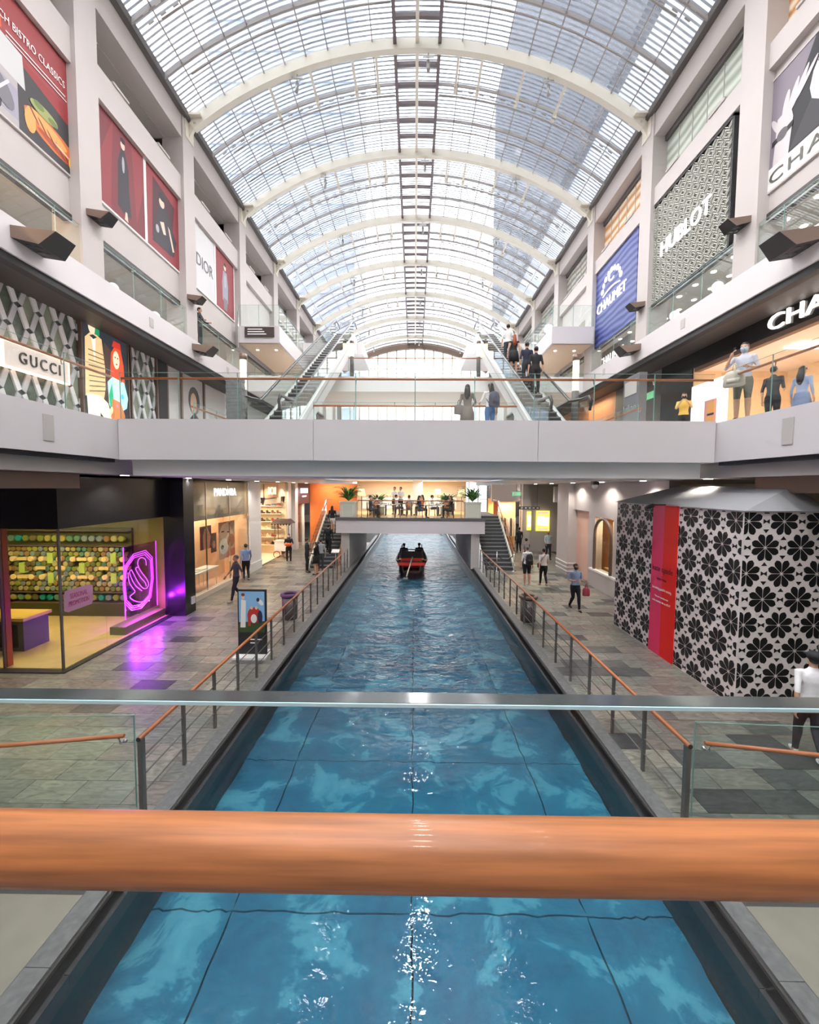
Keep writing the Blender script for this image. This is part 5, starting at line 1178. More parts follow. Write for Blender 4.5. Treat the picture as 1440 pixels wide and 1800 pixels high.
# side walkway stair guards by the near bridge
for sg in (-1, 1):
    g = guard('stair_glass_guard', 'low glass guard with wood rail beside the %s canal walkway' % ('neon lit' if sg < 0 else 'hoarding side'), [(sg*3.72, 5.42), (sg*5.62, 5.32), (sg*8.6, 5.15)], 0, h=1.28, step=2.0, rail=None, gm=M_glassg, side=sg)
    MB().tube([(sg*3.78, 5.30, 1.07), (sg*5.65, 5.1, 1.0), (sg*8.6, 4.85, .9)], .027, 10).build('handrail', M_woodr, g)
    for x in (3.85, 5.5, 5.75): 
        yy = 5.30-(x-3.78)*.105; MB().tube([(sg*x, yy, 1.04), (sg*x, yy+.03, .95), (sg*(x+.0), yy+.13, .93)], .012, 6).build('bracket', M_chrome, g); MB().ball((sg*x, yy+.12, .93), .03).build('bracket_knob', M_chrome, g)
# ---- the guard of the bridge the picture is taken from
ng = empty('foreground_guard', (0, 0, 0), label='thick varnished wood handrail with a clear glass guard in front of the viewer', cat='balustrade')
rz = at(720, 1503, y=.314).z
MB().tube([(-2.4, .316, rz), (2.4, .316, rz)], .0252, 40).build('handrail', M_wood, ng)
gz = at(720, 1226, y=.43).z
B(-2.4, .421, gz-1.1, 2.4, .439, gz-.003).build('pane', glass_mat('near_glass', (.955, .975, .97), .8), ng)
B(-2.4, .4185, gz-.003, 2.4, .4405, gz).build('polished_edge', mat('edge_dark', s(54, 60, 60), .12, .0), ng)
B(-2.4, .4165, gz-.004, 2.4, .4187, gz-.0005).build('bright_bevel', mat('edge_pale', s(178, 214, 224), .2), ng)  # light catching the glass bevel, put into a pale strip colour
for sx in (-1.2, 1.2): MB().tube([(sx, .316, rz), (sx, .36, rz-.06), (sx, .42, rz-.06)], .01, 8).build('bracket', M_chrome, ng)
struct('slab_near_bridge', B(-9, -2.6, 2.6, 9, .46, 2.98), M_dgrey, 'edge of the near bridge under the viewer')
B(-9, -.35, 2.7, 9, .5, 2.95).build('bridge_edge', M_fascia, bpy.data.objects['slab_near_bridge']) if False else None

# ================================================================ RESTAURANT BRIDGE
RF = 2.62
rs = struct('slab_restaurant', B(-4.2, 22.5, 1.88, 3.8, 31, RF), M_fascia, 'white fascia of the restaurant bridge over the canal')
B(-4.22, 22.46, 2.58, 3.82, 22.7, 2.72).build('kerb_strip', M_dgrey, rs); B(-4.1, 22.72, RF, 3.75, 31, RF+.02).build('floor_boards', mat('honey_floor', s(214, 170, 112), .4), rs)
for x0, x1 in ((-3.95, -3.5), (3.1, 3.55)): struct('wall_pier', B(x0, 22.7, -.1, x1, 31, 1.88), M_grey, 'grey pier under the restaurant bridge on the %s stair side' % ('darker' if x0 < 0 else 'roped'))
struct('ceiling_restaurant', B(-5.2, 27.5, 4.8, 5.0, 34, 5.6), M_white, 'white soffit beam over the restaurant tables')
struct('column_restaurant', B(-.1, 28, RF, .55, 28.6, 4.8), M_white, 'white column among the restaurant tables')
bw = struct('wall_restaurant', B(-4.2, 30.9, RF, 3.8, 31, 4.8), mat('resto_back', s(200, 186, 168), .6), 'low back wall of the restaurant terrace')
for k in range(6): B(-3.8+k*1.2, 30.85, 2.8, -2.9+k*1.2, 30.9, 3.6).build('wall_panel', M_white, bw)
guard('restaurant_balustrade', 'glass balustrade with wood rail along the front of the restaurant bridge', [(-3.05, 22.62), (2.65, 22.62)], 2.72, h=.95, rail_h=.92, step=1.4, gm=M_glass)
# stairs
def stair(x0, x1, lab, closed):
    st = empty('staircase', (0, 22.25, 0), label=lab, cat='staircase'); n = 15; rz_, ty = RF/n, .30
    tm = B(x0, 0, -rz_, x1, ty, 0).mesh('tread', mat('stair_slate', s(72, 74, 78), .5)); nm = B(x0, -.012, -.035, x1, .03, .003).mesh('nosing', mat('nosing_grey', s(140, 140, 138), .5))
    for k in range(n):
        t_ = place('tread', tm, st, (0, k*ty, (k+1)*rz_)); place('nosing', nm, t_)
    xo = x0 if x0 < 0 else x1; sg = -1 if x0 < 0 else 1
    MB().prism([(xo, 0, 0), (xo, n*ty, RF-.1), (xo, n*ty, RF+.25), (xo, -.1, .25)], (sg*.08, 0, 0)).build('stringer', M_cream, st)
    MB().tube([(xo-sg*.05, -.25, .95), (xo-sg*.05, n*ty, RF+.95), (xo-sg*.05, n*ty+1.2, RF+.95)], .03, 8).build('handrail', M_woodr, st)
    MB().prism([(xo+sg*.03, -.2, .1), (xo+sg*.03, n*ty, RF+.1), (xo+sg*.03, n*ty, RF+1.05), (xo+sg*.03, -.2, 1.05)], (sg*.012, 0, 0)).build('pane', M_glassg, st)
    return st
stair(-5.55, -4.25, 'dark stair with people climbing beside the orange wall', 0); stair(3.85, 5.3, 'roped off dark stair beside the clothes shop', 1)
struct('slab_stair_head', MB().box(-5.6, 26.75, 2.3, -4.2, 31, RF).box(3.8, 26.75, 2.3, 5.3, 31, RF), M_dgrey, 'landings at the head of the two dark stairs')
for k, px in enumerate((862, 889)):
    p = at(px, 992, z=0); q = empty('rope_stanchion', (p.x, 22.0, 0), label='chrome rope stanchion %s at the foot of the roped off stair' % ('nearer the canal' if k == 0 else 'by the stringer'), cat='stanchion')
    MB().rings([(0, 0, 0, .15, .15), (0, 0, .03, .13, .13)], 16).build('base', M_chrome, q); MB().tube([(0, 0, .03), (0, 0, .95)], .025, 8).build('pole', M_chrome, q); MB().ball((0, 0, .98), .04).build('knob', M_chrome, q)
pA, pB = at(862, 992, z=0).x, at(889, 992, z=0).x
tag(MB().tube([(pA+(pB-pA)*k/8, 22.0, .86-.3*math.sin(math.pi*k/8)) for k in range(9)], .022, 6).build('barrier_rope', M_blackm), 'dark rope sagging between the two chrome stanchions', 'rope')
np_ = at(592, 1000, z=0); nt_ = empty('notice_stand', (np_.x, np_.y-.3, 0), label='small white slanted notice stand beside the canal railing end', cat='stand')
MB().tube([(0, 0, 0), (0, 0, .95)], .025, 8).build('pole', M_steel, nt_); MB().rings([(0, 0, 0, .16, .16), (0, 0, .03, .15, .15)], 14).build('base', M_steel, nt_); MB().prism([(-.2, -.14, .93), (.2, -.14, .93), (.2, .14, 1.05), (-.2, .14, 1.05)], (0, 0, .03)).build('notice_plate', M_white, nt_)
# planters, lamps, tables and chairs
M_sage = mat('sage_planter', s(206, 208, 192), .5); M_leaf = [mat('leaf_%d' % i, s(*c), .5) for i, c in enumerate(((70, 120, 52), (104, 150, 70), (50, 96, 44)))]
def planter(x, y, lab, seed, h=.92):
    o = empty('planter', (x, y, RF+.02), label=lab, cat='planter'); r = random.Random(seed)
    B(-.42, -.38, 0, .42, .38, h).build('box_body', M_sage, o); B(-.45, -.41, h-.05, .45, .41, h+.02).build('rim', M_sage, o)
    for fx in (0,):
        for (a0, b0, a1, b1) in ((-.3, .12, .3, .15), (-.3, h-.18, .3, h-.15), (-.3, .12, -.27, h-.15), (.27, .12, .3, h-.15)): B(a0, -.395, b0, a1, -.38, b1).build('panel_moulding', M_cream, o)
    B(-.4, -.36, h-.02, .4, .36, h+.01).build('soil', mat('soil', s(60, 44, 34), .9), o)
    for k in range(110):
        a = r.uniform(0, 6.28); L_ = r.uniform(.55, 1.05); d = Vector((math.cos(a), math.sin(a)*.8)); rise = r.uniform(.55, 1.45)
        pts = []
        for q in range(5):
            t = q/4; pts.append(Vector((d.x*L_*t*.85, d.y*L_*t*.6, h+L_*rise*(1.5*t-t*t*.95)+.02)))
        pr_ = Vector((-d.y, d.x, 0)); vs = []; wds = (.028, .052, .054, .036, .004)
        for p_, w_ in zip(pts, wds): vs += [p_-pr_*w_+Vector((0, 0, .012)), p_, p_+pr_*w_+Vector((0, 0, .012))]
        fs = []
        for q in range(4): fs += [(q*3, q*3+1, q*3+4, q*3+3), (q*3+1, q*3+2, q*3+5, q*3+4)]
        MB().add(vs, fs).build('leaf', M_leaf[k % 3], o)
planter(-3.6, 23.1, 'sage panelled planter with fern leaves at the climbing stair end of the terrace', 1); planter(3.2, 23.1, 'sage panelled planter with fern leaves at the roped stair end of the terrace', 2)
planter(-2.3, 26.8, 'planter with ferns deeper inside the terrace behind the cream lamp', 3, .5) ; planter(2.1, 27.2, 'planter with ferns deeper inside the terrace near the roped stair', 4, .5)
def floor_lamp(x, y, lab):
    o = empty('floor_lamp', (x, y, RF+.02), label=lab, cat='lamp')
    MB().rings([(0, 0, 0, .14, .14), (0, 0, .03, .12, .12)], 14).build('base', M_bronze, o); MB().tube([(0, 0, .03), (0, 0, 1.25)], .015, 6).build('pole', M_bronze, o)
    MB().rings([(0, 0, 1.22, .24, .24), (0, 0, 1.62, .15, .15)], 18).build('lamp_shade', mat('shade_cream', s(250, 232, 170), .6, emit=(1, .82, .42), es=.24), o)
floor_lamp(-2.95, 23.6, 'cream shaded lamp beside the planter on the climbing stair end'); floor_lamp(2.65, 23.6, 'cream shaded lamp beside the planter on the roped stair end'); floor_lamp(1.6, 28.4, 'cream shaded lamp at the back of the terrace')
M_cwood = mat('chair_wood', s(110, 60, 38), .4); M_ttop = mat('table_wood', s(96, 66, 46), .35)
def table(x, y, lab):
    o = empty('dining_table', (x, y, RF+.02), label=lab, cat='table')
    B(-.55, -.38, .71, .55, .38, .75).build('table_top', M_ttop, o)
    for sx in (-.48, .48):
        for sy in (-.32, .32): B(sx-.025, sy-.025, 0, sx+.025, sy+.025, .71).build('leg', M_blackm, o)
    MB().tube([(0, -.3, .02), (0, .3, .02)], .02, 6).build('stretcher', M_blackm, o)
    for k, (px, py_) in enumerate(((-.3, -.15), (.25, -.18), (.1, .2))):
        q = empty('water_glass', (x+px, y+py_, RF+.77), label='small clear drinking glass on a terrace table', cat='glass', group='glasses on the terrace tables'); MB().rings([(0, 0, 0, .03, .03), (0, 0, .12, .036, .036)], 10).build('glass_body', mat('glassware', s(220, 224, 226), .1), q)
def chair(x, y, rz_, lab):
    o = empty('bistro_chair', (x, y, RF+.02), rz_, label=lab, cat='chair', group='bistro chairs on the restaurant bridge')
    MB().rings([(0, 0, .44, .21, .21), (0, 0, .47, .22, .22)], 16).build('seat', M_cwood, o)
    for sx in (-.16, .16):
        for sy in (-.16, .16): MB().tube([(sx*1.15, sy*1.15, 0), (sx, sy, .44)], .018, 6).build('leg', M_cwood, o)
    MB().tube([(.2*math.cos(t*math.pi/10), -.2, .66+.24*math.sin(t*math.pi/10)) for t in range(20)], .018, 6, closed=True).build('back_frame', M_cwood, o)
    MB().rings([(0, -.2, .5, .15, .008), (0, -.2, .66, .185, .008), (0, -.2, .85, .1, .008)], 12).build('backrest', mat('cane', s(176, 120, 76), .6), o)
    for sx in (-.17, .17): MB().tube([(sx, -.17, .45), (sx, -.2, .6)], .016, 6).build('back_post', M_cwood, o)
table(-1.55, 23.65, 'dark dining table at the balustrade on the planter side of the terrace'); table(1.15, 23.65, 'dark dining table at the balustrade nearer the roped stair'); table(-.3, 26.0, 'dark dining table in the second row of the terrace'); table(1.9, 25.8, 'dark dining table in the second row nearer the roped stair'); table(-2.2, 25.6, 'dark dining table in the second row nearer the climbing stair')
for i, (x, y, r, l) in enumerate(((-2.45, 23.7, -math.pi/2, 'round backed bistro chair beside the cream lamp'), (-.6, 23.7, math.pi/2, 'empty round backed bistro chair between the two front tables'), (.3, 23.7, -math.pi/2, 'bistro chair under the diner in dark blue'), (2.05, 23.7, math.pi/2, 'bistro chair under the diner in black at the front table'), (-1.1, 26.0, -math.pi/2, 'bistro chair under the white shirted diner in the second row'), (.5, 26.0, math.pi/2, 'bistro chair under the diner in an orange top'), (-2.2, 24.9, 0, 'bistro chair with its back to the canal in the second row'), (1.9, 25.1, 0, 'bistro chair with its back to the canal near the roped stair'), (1.1, 25.8, -math.pi/2, 'bistro chair under the diner in a pale shirt'), (-.3, 25.2, 0, 'bistro chair under the diner with back to the canal'))): chair(x, y, r, l)
for x, y in ((-2, 25), (1.5, 25)): area('terrace_light', (x, y+3.4, 4.7), 2, 1.5, 24, NEUT)

# ================================================================ BOAT
bt = empty('sampan_boat', (-.12, 25.2, -.3), label='low wooden boat with red seat heading under the restaurant bridge', cat='boat')
def hull(k):
    t = k/8; return (-2.2+4.4*t, .95*math.sin(math.pi*(.16+.68*t))**.6, .35+.35*(2*t-1)**2)
M_hull = mat('boat_wood', s(70, 48, 40), .45); M_red = mat('boat_red', s(196, 44, 34), .5)
vs = []; fs = []
for k in range(9):
    y, w, z = hull(k); vs += [(-w, y, z), (-w*.75, y, -.08), (w*.75, y, -.08), (w, y, z), (w-.08, y, z), (w*.68, y, .04), (-w*.68, y, .04), (-w+.08, y, z)]
for k in range(8):
    for q in range(8): fs.append((k*8+q, k*8+(q+1) % 8, k*8+8+(q+1) % 8, k*8+8+q))
fs += [(7, 6, 5, 4, 3, 2, 1, 0), tuple(64+i for i in range(8))]
MB().add(vs, fs).build('hull', M_hull, bt)
for sx in (-1, 1): MB().tube([(sx*hull(k)[1]*.98, hull(k)[0], hull(k)[2]+.02) for k in range(9)], .04, 6).build('gunwale', mat('gunwale', s(170, 150, 130), .5), bt)
B(-.72, -1.5, .1, .72, -1.2, .62).build('stern_seat', M_red, bt); B(-.7, -.4, .1, .7, -.1, .45).build('bench', M_red, bt); B(-.7, .7, .1, .7, 1.0, .45).build('bench', M_red, bt)
B(-.6, -2.2, .45, .6, -1.5, .5).build('stern_deck', M_hull, bt); B(-.75, -2.22, .36, .75, -2.16, .52).build('transom_board', M_red, bt)
for sx in (-.62, .62):
    for y in (-.9, 1.3): MB().tube([(sx, y, .3), (sx, y, 1.05)], .03, 6).build('frame_post', M_dgrey, bt)
MB().tube([(-.62, -.9, 1.05), (.62, -.9, 1.05)], .03, 6).build('frame_bar', M_dgrey, bt); MB().box(-.62, -.86, .45, .62, -.82, .95).build('backrest', M_blackm, bt)
oar = MB().tube([(.05, -1.7, .75), (-.25, -3.6, .05)], .035, 8); oar.box(-.42, -3.95, -.06, -.18, -3.5, -.02)
oar.build('oar', mat('oar_wood', s(196, 186, 170), .5), bt)
# ================================================================ PEOPLE
PEOPLE = []
def person(loc, h=1.7, face=0, pose='stand', top=(.5, .5, .5), bottom=(.05, .05, .06), skin=None, hair='short', hairm=None, shoes=(.03, .03, .03), sleeve=.55, legs=1.0, label='', arms=None, skirt=None, mask=None, cap=None, group=None, lean=0, bald=False):
    """legs: how far trousers cover the leg (1 = ankle, .5 = knee); sleeve: cover of the arm"""
    PEOPLE.append(dict(loc=loc, h=h, face=face, pose=pose, top=top, bottom=bottom, skin=skin or M_skin, hair=hair, hairm=hairm or M_hair, shoes=shoes, sleeve=sleeve, legs=legs, label=label, arms=arms, skirt=skirt, mask=mask, cap=cap, lean=lean))
def cmat(c, pre='cloth'):
    if not isinstance(c, (tuple, list)): return c
    return mat('%s_%02x%02x%02x' % (pre, *[int(v*255) for v in c]), c, .75, noise=.06, nscale=12)
ARM = {  # elbow offset from shoulder, wrist offset from elbow (x outward, y forward, z)
    'down': ((.06, -.03, -.28), (.02, .05, -.25)), 'swingf': ((.05, .10, -.26), (-.01, .17, -.18)), 'swingb': ((.05, -.13, -.25), (.02, -.02, -.26)),
    'bend': ((.07, -.02, -.28), (-.10, .22, .02)), 'phone': ((.14, .10, -.22), (-.12, .08, .24)), 'camera': ((.05, .14, -.22), (-.12, .14, .17)), 'table': ((.06, .10, -.26), (-.08, .22, .02)), 'hip': ((.12, -.05, -.26), (-.05, .1, -.2)), 'rail': ((.08, .12, -.25), (-.06, .20, -.02))}
def skeleton(p):
    sit = p['pose'] == 'sit'; dz = -.43 if sit else 0; ln_ = p['lean']
    S = lambda x, y, z: Vector((x, y+ln_*(z-.9), z+dz))
    J = {'hipL': S(-.09, 0, .90), 'hipR': S(.09, 0, .90)}
    for sd, sg in (('L', -1), ('R', 1)):
        hp = J['hip'+sd]
        if sit: kn = Vector((sg*.12, .42, .50)); an = Vector((sg*.12, .40, .09))
        elif p['pose'] == 'walk':
            f = 1 if sd == 'L' else -1
            kn = Vector((sg*.085, .14 if f > 0 else .03, .50)); an = Vector((sg*.08, .20 if f > 0 else -.24, .09 if f > 0 else .15))
        elif p['pose'] == 'climb':
            f = 1 if sd == 'L' else -1
            kn = Vector((sg*.09, .26 if f > 0 else .02, .64 if f > 0 else .48)); an = Vector((sg*.09, .24 if f > 0 else -.03, .26 if f > 0 else .09))
        else: kn = Vector((sg*.1, .02, .49)); an = Vector((sg*.105, -.01, .085))
        J['kn'+sd] = kn; J['an'+sd] = an
        sh = S(sg*.18, 0, 1.40); J['sh'+sd] = sh
        am = p['arms'] or (('swingb', 'swingf') if p['pose'] == 'walk' else (('table', 'table') if sit else ('down', 'down')))
        e, w = ARM[am[0 if sd == 'L' else 1]]
        J['el'+sd] = sh+Vector((e[0]*sg, *e[1:])); J['wr'+sd] = J['el'+sd]+Vector((w[0]*sg, *w[1:]))
    J['S'] = S
    return J
def body_raw(p):
    J = skeleton(p); S = J['S']; mb = MB(); fem = .94 if p['hair'] in ('long', 'bun') else 1.0
    tor = [(.80, .07, .07), (.85, .135, .10), (.92, .168, .115), (1.0, .155, .105), (1.08, .135, .095), (1.18, .145, .10), (1.28, .165, .112), (1.36, .172, .105), (1.415, .15, .085), (1.445, .09, .066), (1.48, .054, .057), (1.53, .05, .054)]
    hd = [(1.515, .045, .05, .01), (1.54, .055, .072, .022), (1.575, .066, .086, .014), (1.62, .073, .094, .008), (1.655, .074, .096, .004), (1.69, .064, .083, 0), (1.712, .042, .055, -.002), (1.722, .015, .02, -.004)]
    mb.rings([(*S(0, 0, z)[:2], S(0, 0, z).z, rx*fem, ry) for z, rx, ry in tor], 20)
    mb.rings([(*S(0, dy, z)[:2], S(0, 0, z).z, rx, ry) for z, rx, ry, dy in hd], 18)
    hx = S(0, 0, 1.60)
    mb.ball((hx.x, hx.y+.104, hx.z-.012), .013, .022, .026, 8, 5)          # nose
    for sg in (-1, 1): mb.ball((hx.x+sg*.075, hx.y-.005, hx.z), .012, .022, .034, 8, 5)   # ears
    for sd, sg in (('L', -1), ('R', 1)):
        h_, k_, a_ = J['hip'+sd], J['kn'+sd], J['an'+sd]
        mb.tube([h_+Vector((0, 0, .03)), h_.lerp(k_, .25), h_.lerp(k_, .6), k_, k_.lerp(a_, .3)+Vector((0, -.012, 0)), k_.lerp(a_, .7), a_, a_-Vector((0, 0, .03))], [.09, .096, .08, .062, .062, .049, .042, .043], 12)
        mb.tube([a_+Vector((0, -.05, -.045)), a_+Vector((0, .03, -.04)), a_+Vector((0, .12, -.055)), a_+Vector((0, .175, -.062))], [.036, .042, .038, .022], 10)
        s_, e_, w_ = J['sh'+sd], J['el'+sd], J['wr'+sd]
        mb.tube([s_+Vector((-sg*.05, 0, .0)), s_, s_.lerp(e_, .35), e_, e_.lerp(w_, .3), w_], [.05, .058, .047, .039, .038, .025], 10)
        d = (w_-e_).normalized(); mb.tube([w_-d*.01, w_+d*.04, w_+d*.085], [.024, .036, .030], 10)
    return mb, J
def finish_people():
    tmp = []
    for p in PEOPLE:
        mb, J = body_raw(p); o = mb.build('figure_blockout', M_skin)
        md = o.modifiers.new('r', 'REMESH'); md.mode = 'VOXEL'; md.voxel_size = p.get('vox', .0155)
        sm = o.modifiers.new('s', 'SMOOTH'); sm.iterations = 3; sm.factor = .5
        tmp.append((o, J))
    dg = bpy.context.evaluated_depsgraph_get()
    for p, (o, J) in zip(PEOPLE, tmp):
        me0 = o.evaluated_get(dg).to_mesh()
        mb = MB(); mb.smooth = True
        mb.add([v.co.copy() for v in me0.vertices], [tuple(f.vertices) for f in me0.polygons]); cen = [f.center.copy() for f in me0.polygons]
        o.evaluated_get(dg).to_mesh_clear()
        ms = [p['skin'], cmat(p['top']), cmat(p['bottom']), cmat(p['shoes'], 'shoe'), mat('eye_dark', (.03, .02, .02), .3), mat('lips', s(150, 84, 76), .5)]
        S = J['S']; dz = S(0, 0, 0).z
        segs = []
        for sd in 'LR':
            segs += [(J['hip'+sd], J['kn'+sd], .07, 'leg', 0), (J['kn'+sd], J['an'+sd], .05, 'leg', 1), (J['an'+sd]-Vector((0, .06, .04)), J['an'+sd]+Vector((0, .17, -.06)), .03, 'foot', 0),
                     (J['sh'+sd], J['el'+sd], .045, 'arm', 0), (J['el'+sd], J['wr'+sd]+(J['wr'+sd]-J['el'+sd]).normalized()*.1, .03, 'arm', 1)]
        segs += [(S(0, 0, .98), S(0, 0, 1.38), .13, 'tor', 0), (S(0, 0, .86), S(0, 0, .96), .13, 'hip', 0), (S(0, 0, 1.46), S(0, 0, 1.7), .06, 'head', 0)]
        mi = []
        for c in cen:
            best = None
            for (a, b, r, kd, part) in segs:
                ab = b-a; t = max(0, min(1, (c-a).dot(ab)/ab.length_squared)); d = (c-(a+ab*t)).length-r
                if best is None or d < best[0]: best = (d, kd, part, t)
            _, kd, part, t = best; z = c.z-dz
            if kd == 'leg': m = 2 if (part+t)/2 < p['legs'] else 0
            elif kd == 'foot': m = 3
            elif kd == 'arm': m = 1 if (part+t)/2 < p['sleeve']*.97 or part+t < .2 else 0
            elif kd == 'head': m = 0 if z > 1.455 else 1
            else: m = 1 if z > .955 else 2
            mi.append(m)
        mb.mi = mi
        hx = S(0, 0, 1.60)
        mb.cur = 4
        for sg in (-1, 1): mb.ball((hx.x+sg*.03, hx.y+.090, hx.z+.022), .011, .008, .007, 8, 5)
        mb.cur = 5; mb.ball((hx.x, hx.y+.098, hx.z-.05), .022, .008, .006, 8, 5)
        # hands: five bent fingers each
        mb.cur = 0
        for sd, sg in (('L', -1), ('R', 1)):
            w, d = J['wr'+sd], (J['wr'+sd]-J['el'+sd]).normalized()
            side = d.cross(Vector((sg, 0, 0))); side = side.normalized() if side.length > .1 else Vector((0, 1, 0))
            palm = d.cross(side).normalized()
            if palm.x*sg > 0: palm = -palm
            for k, (o_, L_) in enumerate(((-.026, .075), (-.009, .085), (.009, .08), (.026, .062))):
                b_ = w+d*.082+side*o_*1.0
                mb.tube([b_, b_+d*L_*.45+palm*.004, b_+d*L_*.75+palm*.018, b_+d*L_*.92+palm*.036], [.0095, .009, .008, .006], 6)
            th = w+d*.03+side*.03*(1 if side.y > 0 else -1)
            sdv = side*(1 if side.y > 0 else -1)
            mb.tube([th, th+sdv*.02+d*.025+palm*.008, th+sdv*.024+d*.055+palm*.016], [.011, .010, .007], 6)
        body = mb.build('person', ms); body.location = p['loc']; body.rotation_euler.z = p['face']; sc = p['h']/1.72
        body.scale = (sc, sc, sc); tag(body, p['label'], 'person', p.get('group'))
        # hair
        hc = S(0, .0, 1.635)
        if p['hair'] != 'bald':
            hb_ = MB(); vs = []; fs = []; n, m_ = 18, 10
            for i in range(m_+1):
                t = math.pi*i/m_
                for k in range(n):
                    a = 2*math.pi*k/n; q = max(.03, math.sin(t))
                    vs.append((hc.x+.082*q*math.cos(a), hc.y-.006+.103*q*math.sin(a), hc.z+.004+.098*math.cos(t)))
            for i in range(m_):
                for k in range(n):
                    y = sum(vs[i*n+k][1] for _ in (0,))-hc.y; z = vs[i*n+k][2]-hc.z
                    if (y > .035 and z < .038) or z < -.065 or (y > -.005 and z < -.01): continue
                    fs.append((i*n+k, (i+1)*n+k, (i+1)*n+(k+1) % n, i*n+(k+1) % n))
            hb_.smooth = True; hb_.add(vs, fs)
            if p['hair'] == 'long': hb_.rings([(hc.x, hc.y-.045, hc.z+.05, .075, .05), (hc.x, hc.y-.065, hc.z-.06, .088, .05), (hc.x, hc.y-.10, hc.z-.18, .10, .045), (hc.x, hc.y-.11, hc.z-.32, .085, .035), (hc.x, hc.y-.11, hc.z-.42, .03, .015)], 14)
            if p['hair'] == 'bun': hb_.ball((hc.x, hc.y-.11, hc.z+.03), .045)
            ho = hb_.build('hair', p['hairm'], body)
        if p['cap']:
            MB().rings([(hc.x, hc.y-.005, hc.z+.01, .088, .108), (hc.x, hc.y-.005, hc.z+.06, .084, .104), (hc.x, hc.y-.01, hc.z+.1, .055, .07), (hc.x, hc.y-.01, hc.z+.11, .02, .02)], 16).box(hc.x-.06, hc.y+.08, hc.z+.012, hc.x+.06, hc.y+.19, hc.z+.022).build('cap', cmat(p['cap']), body)
        if p['mask']:
            MB().rings([(hx.x, hx.y+.03, hx.z-.085, .05, .06), (hx.x, hx.y+.035, hx.z-.05, .07, .078), (hx.x, hx.y+.035, hx.z-.01, .074, .078), (hx.x, hx.y+.03, hx.z+.008, .072, .07)], 14).build('face_mask', cmat(p['mask']), body)
        if p['skirt']:
            zl, wd = p['skirt']; c1 = cmat(p['bottom'])
            MB().rings([(S(0, 0, z).x, S(0, 0, z).y, S(0, 0, z).z, rx, ry) for z, rx, ry in ((1.02, .158, .115), (.93, .185, .135), (.8, .2+wd*.3, .15+wd*.3), (zl, .2+wd, .15+wd))][::-1], 18).build('skirt', c1, body)
    for o, J in tmp:
        me = o.data; bpy.data.objects.remove(o); bpy.data.meshes.remove(me)
def F(px, py): return tuple(at(px, py, z=0))
def OnL(px, py_head, y, floor_z, h=1.7):
    """a standing spot on an upper floor at depth y under the photo column px"""
    p = at(px, py_head, y=y); return (p.x, y, floor_z)
C = lambda r, g, b: s(r, g, b)
BLK = C(26, 26, 30); NAVY = C(36, 40, 58)
PI = math.pi
# swan side walkway
person(F(416, 1057), 1.76, 2.3, 'walk', C(84, 86, 92), C(40, 42, 50), hairm=M_hairg, shoes=C(200, 196, 190), label='man in grey polo shirt and dark trousers walking past the peach shop')
person(F(433, 1021), 1.72, .5, 'walk', C(132, 156, 206), BLK, sleeve=.96, label='man in light blue shirt and black trousers seen from behind by the peach shop')
person(F(508, 989), 1.66, PI+.15, 'stand', C(44, 38, 46), BLK, hair='long', shoes=C(190, 190, 186), arms=('bend', 'bend'), mask=C(206, 206, 204), label='masked woman in black holding an orange parcel')
person(F(540, 1006), 1.76, -1.1, 'stand', C(34, 36, 44), C(34, 36, 44), sleeve=.96, arms=('bend', 'down'), label='man in a dark suit talking at the foot of the climbing stair')
person(F(556, 1010), 1.62, 1.3, 'stand', BLK, BLK, hair='long', sleeve=.9, legs=.3, skirt=(.62, .02), arms=('bend', 'down'), label='woman in a black dress facing the dark suited man')
person(F(564, 1003), 1.66, .4, 'stand', C(150, 150, 152), C(60, 60, 64), sleeve=.9, label='person in a grey jacket behind the woman in the black dress')
person((-4.85, 24.9, 1.60), 1.64, 0, 'climb', BLK, C(222, 218, 214), hair='long', legs=.36, sleeve=.8, label='woman in black top and white shorts near the top of the dark stair')
person((-4.75, 23.15, .53), 1.76, 0, 'climb', BLK, BLK, sleeve=.96, label='man in black climbing the lower part of the dark stair')
# hoarding side walkway
person(F(912, 973), 1.76, -.1, 'walk', C(34, 36, 46), C(30, 32, 42), sleeve=.96, label='man in a dark blazer walking away by the roped off stair')
person(F(924, 1000), 1.66, .2, 'walk', C(132, 118, 122), C(60, 60, 66), hair='bun', label='person in a grey top ahead of the man with the black backpack')
person(F(926, 1029), 1.78, .15, 'stand', C(232, 230, 228), BLK, legs=.46, hairm=M_hairg, shoes=C(214, 210, 206), label='man in white T-shirt and black shorts wearing a black backpack')
person(F(955, 1030), 1.68, .0, 'walk', C(214, 204, 204), BLK, hair='bun', shoes=C(170, 90, 96), label='woman in white T-shirt and black leggings seen from behind')
person(F(963, 983), 1.74, PI, 'walk', C(176, 188, 186), C(44, 46, 52), hair='bald', skin=M_skin2, sleeve=.8, label='bald man in a pale green shirt walking towards the canal bridge')
person(F(1010, 1073), 1.68, PI+.1, 'walk', C(150, 174, 210), C(30, 32, 44), hair='short', arms=('bend', 'bend'), mask=C(60, 62, 70), label='person in pale blue top and dark trousers looking at a phone')
person(F(1420, 1338), 1.78, -.35, 'walk', C(236, 234, 236), C(36, 40, 54), cap=C(40, 42, 46), shoes=C(236, 236, 236), label='man in white T-shirt, jeans and dark cap beside the flower hoarding', skin=M_skin)
# bridge on level two
person(OnL(822, 700, 13.1, 5.9), 1.60, -.2, 'stand', C(120, 112, 104), C(120, 112, 104), hair='long', skirt=(.45, .06), label='woman in a speckled dress leaning on the far bridge rail', arms=('down', 'rail'))
person(OnL(862, 700, 13.0, 5.9), 1.62, .35, 'stand', C(232, 226, 224), C(74, 110, 156), hair='long', arms=('rail', 'down'), label='woman in white top and wide jeans with a backpack on the bridge')
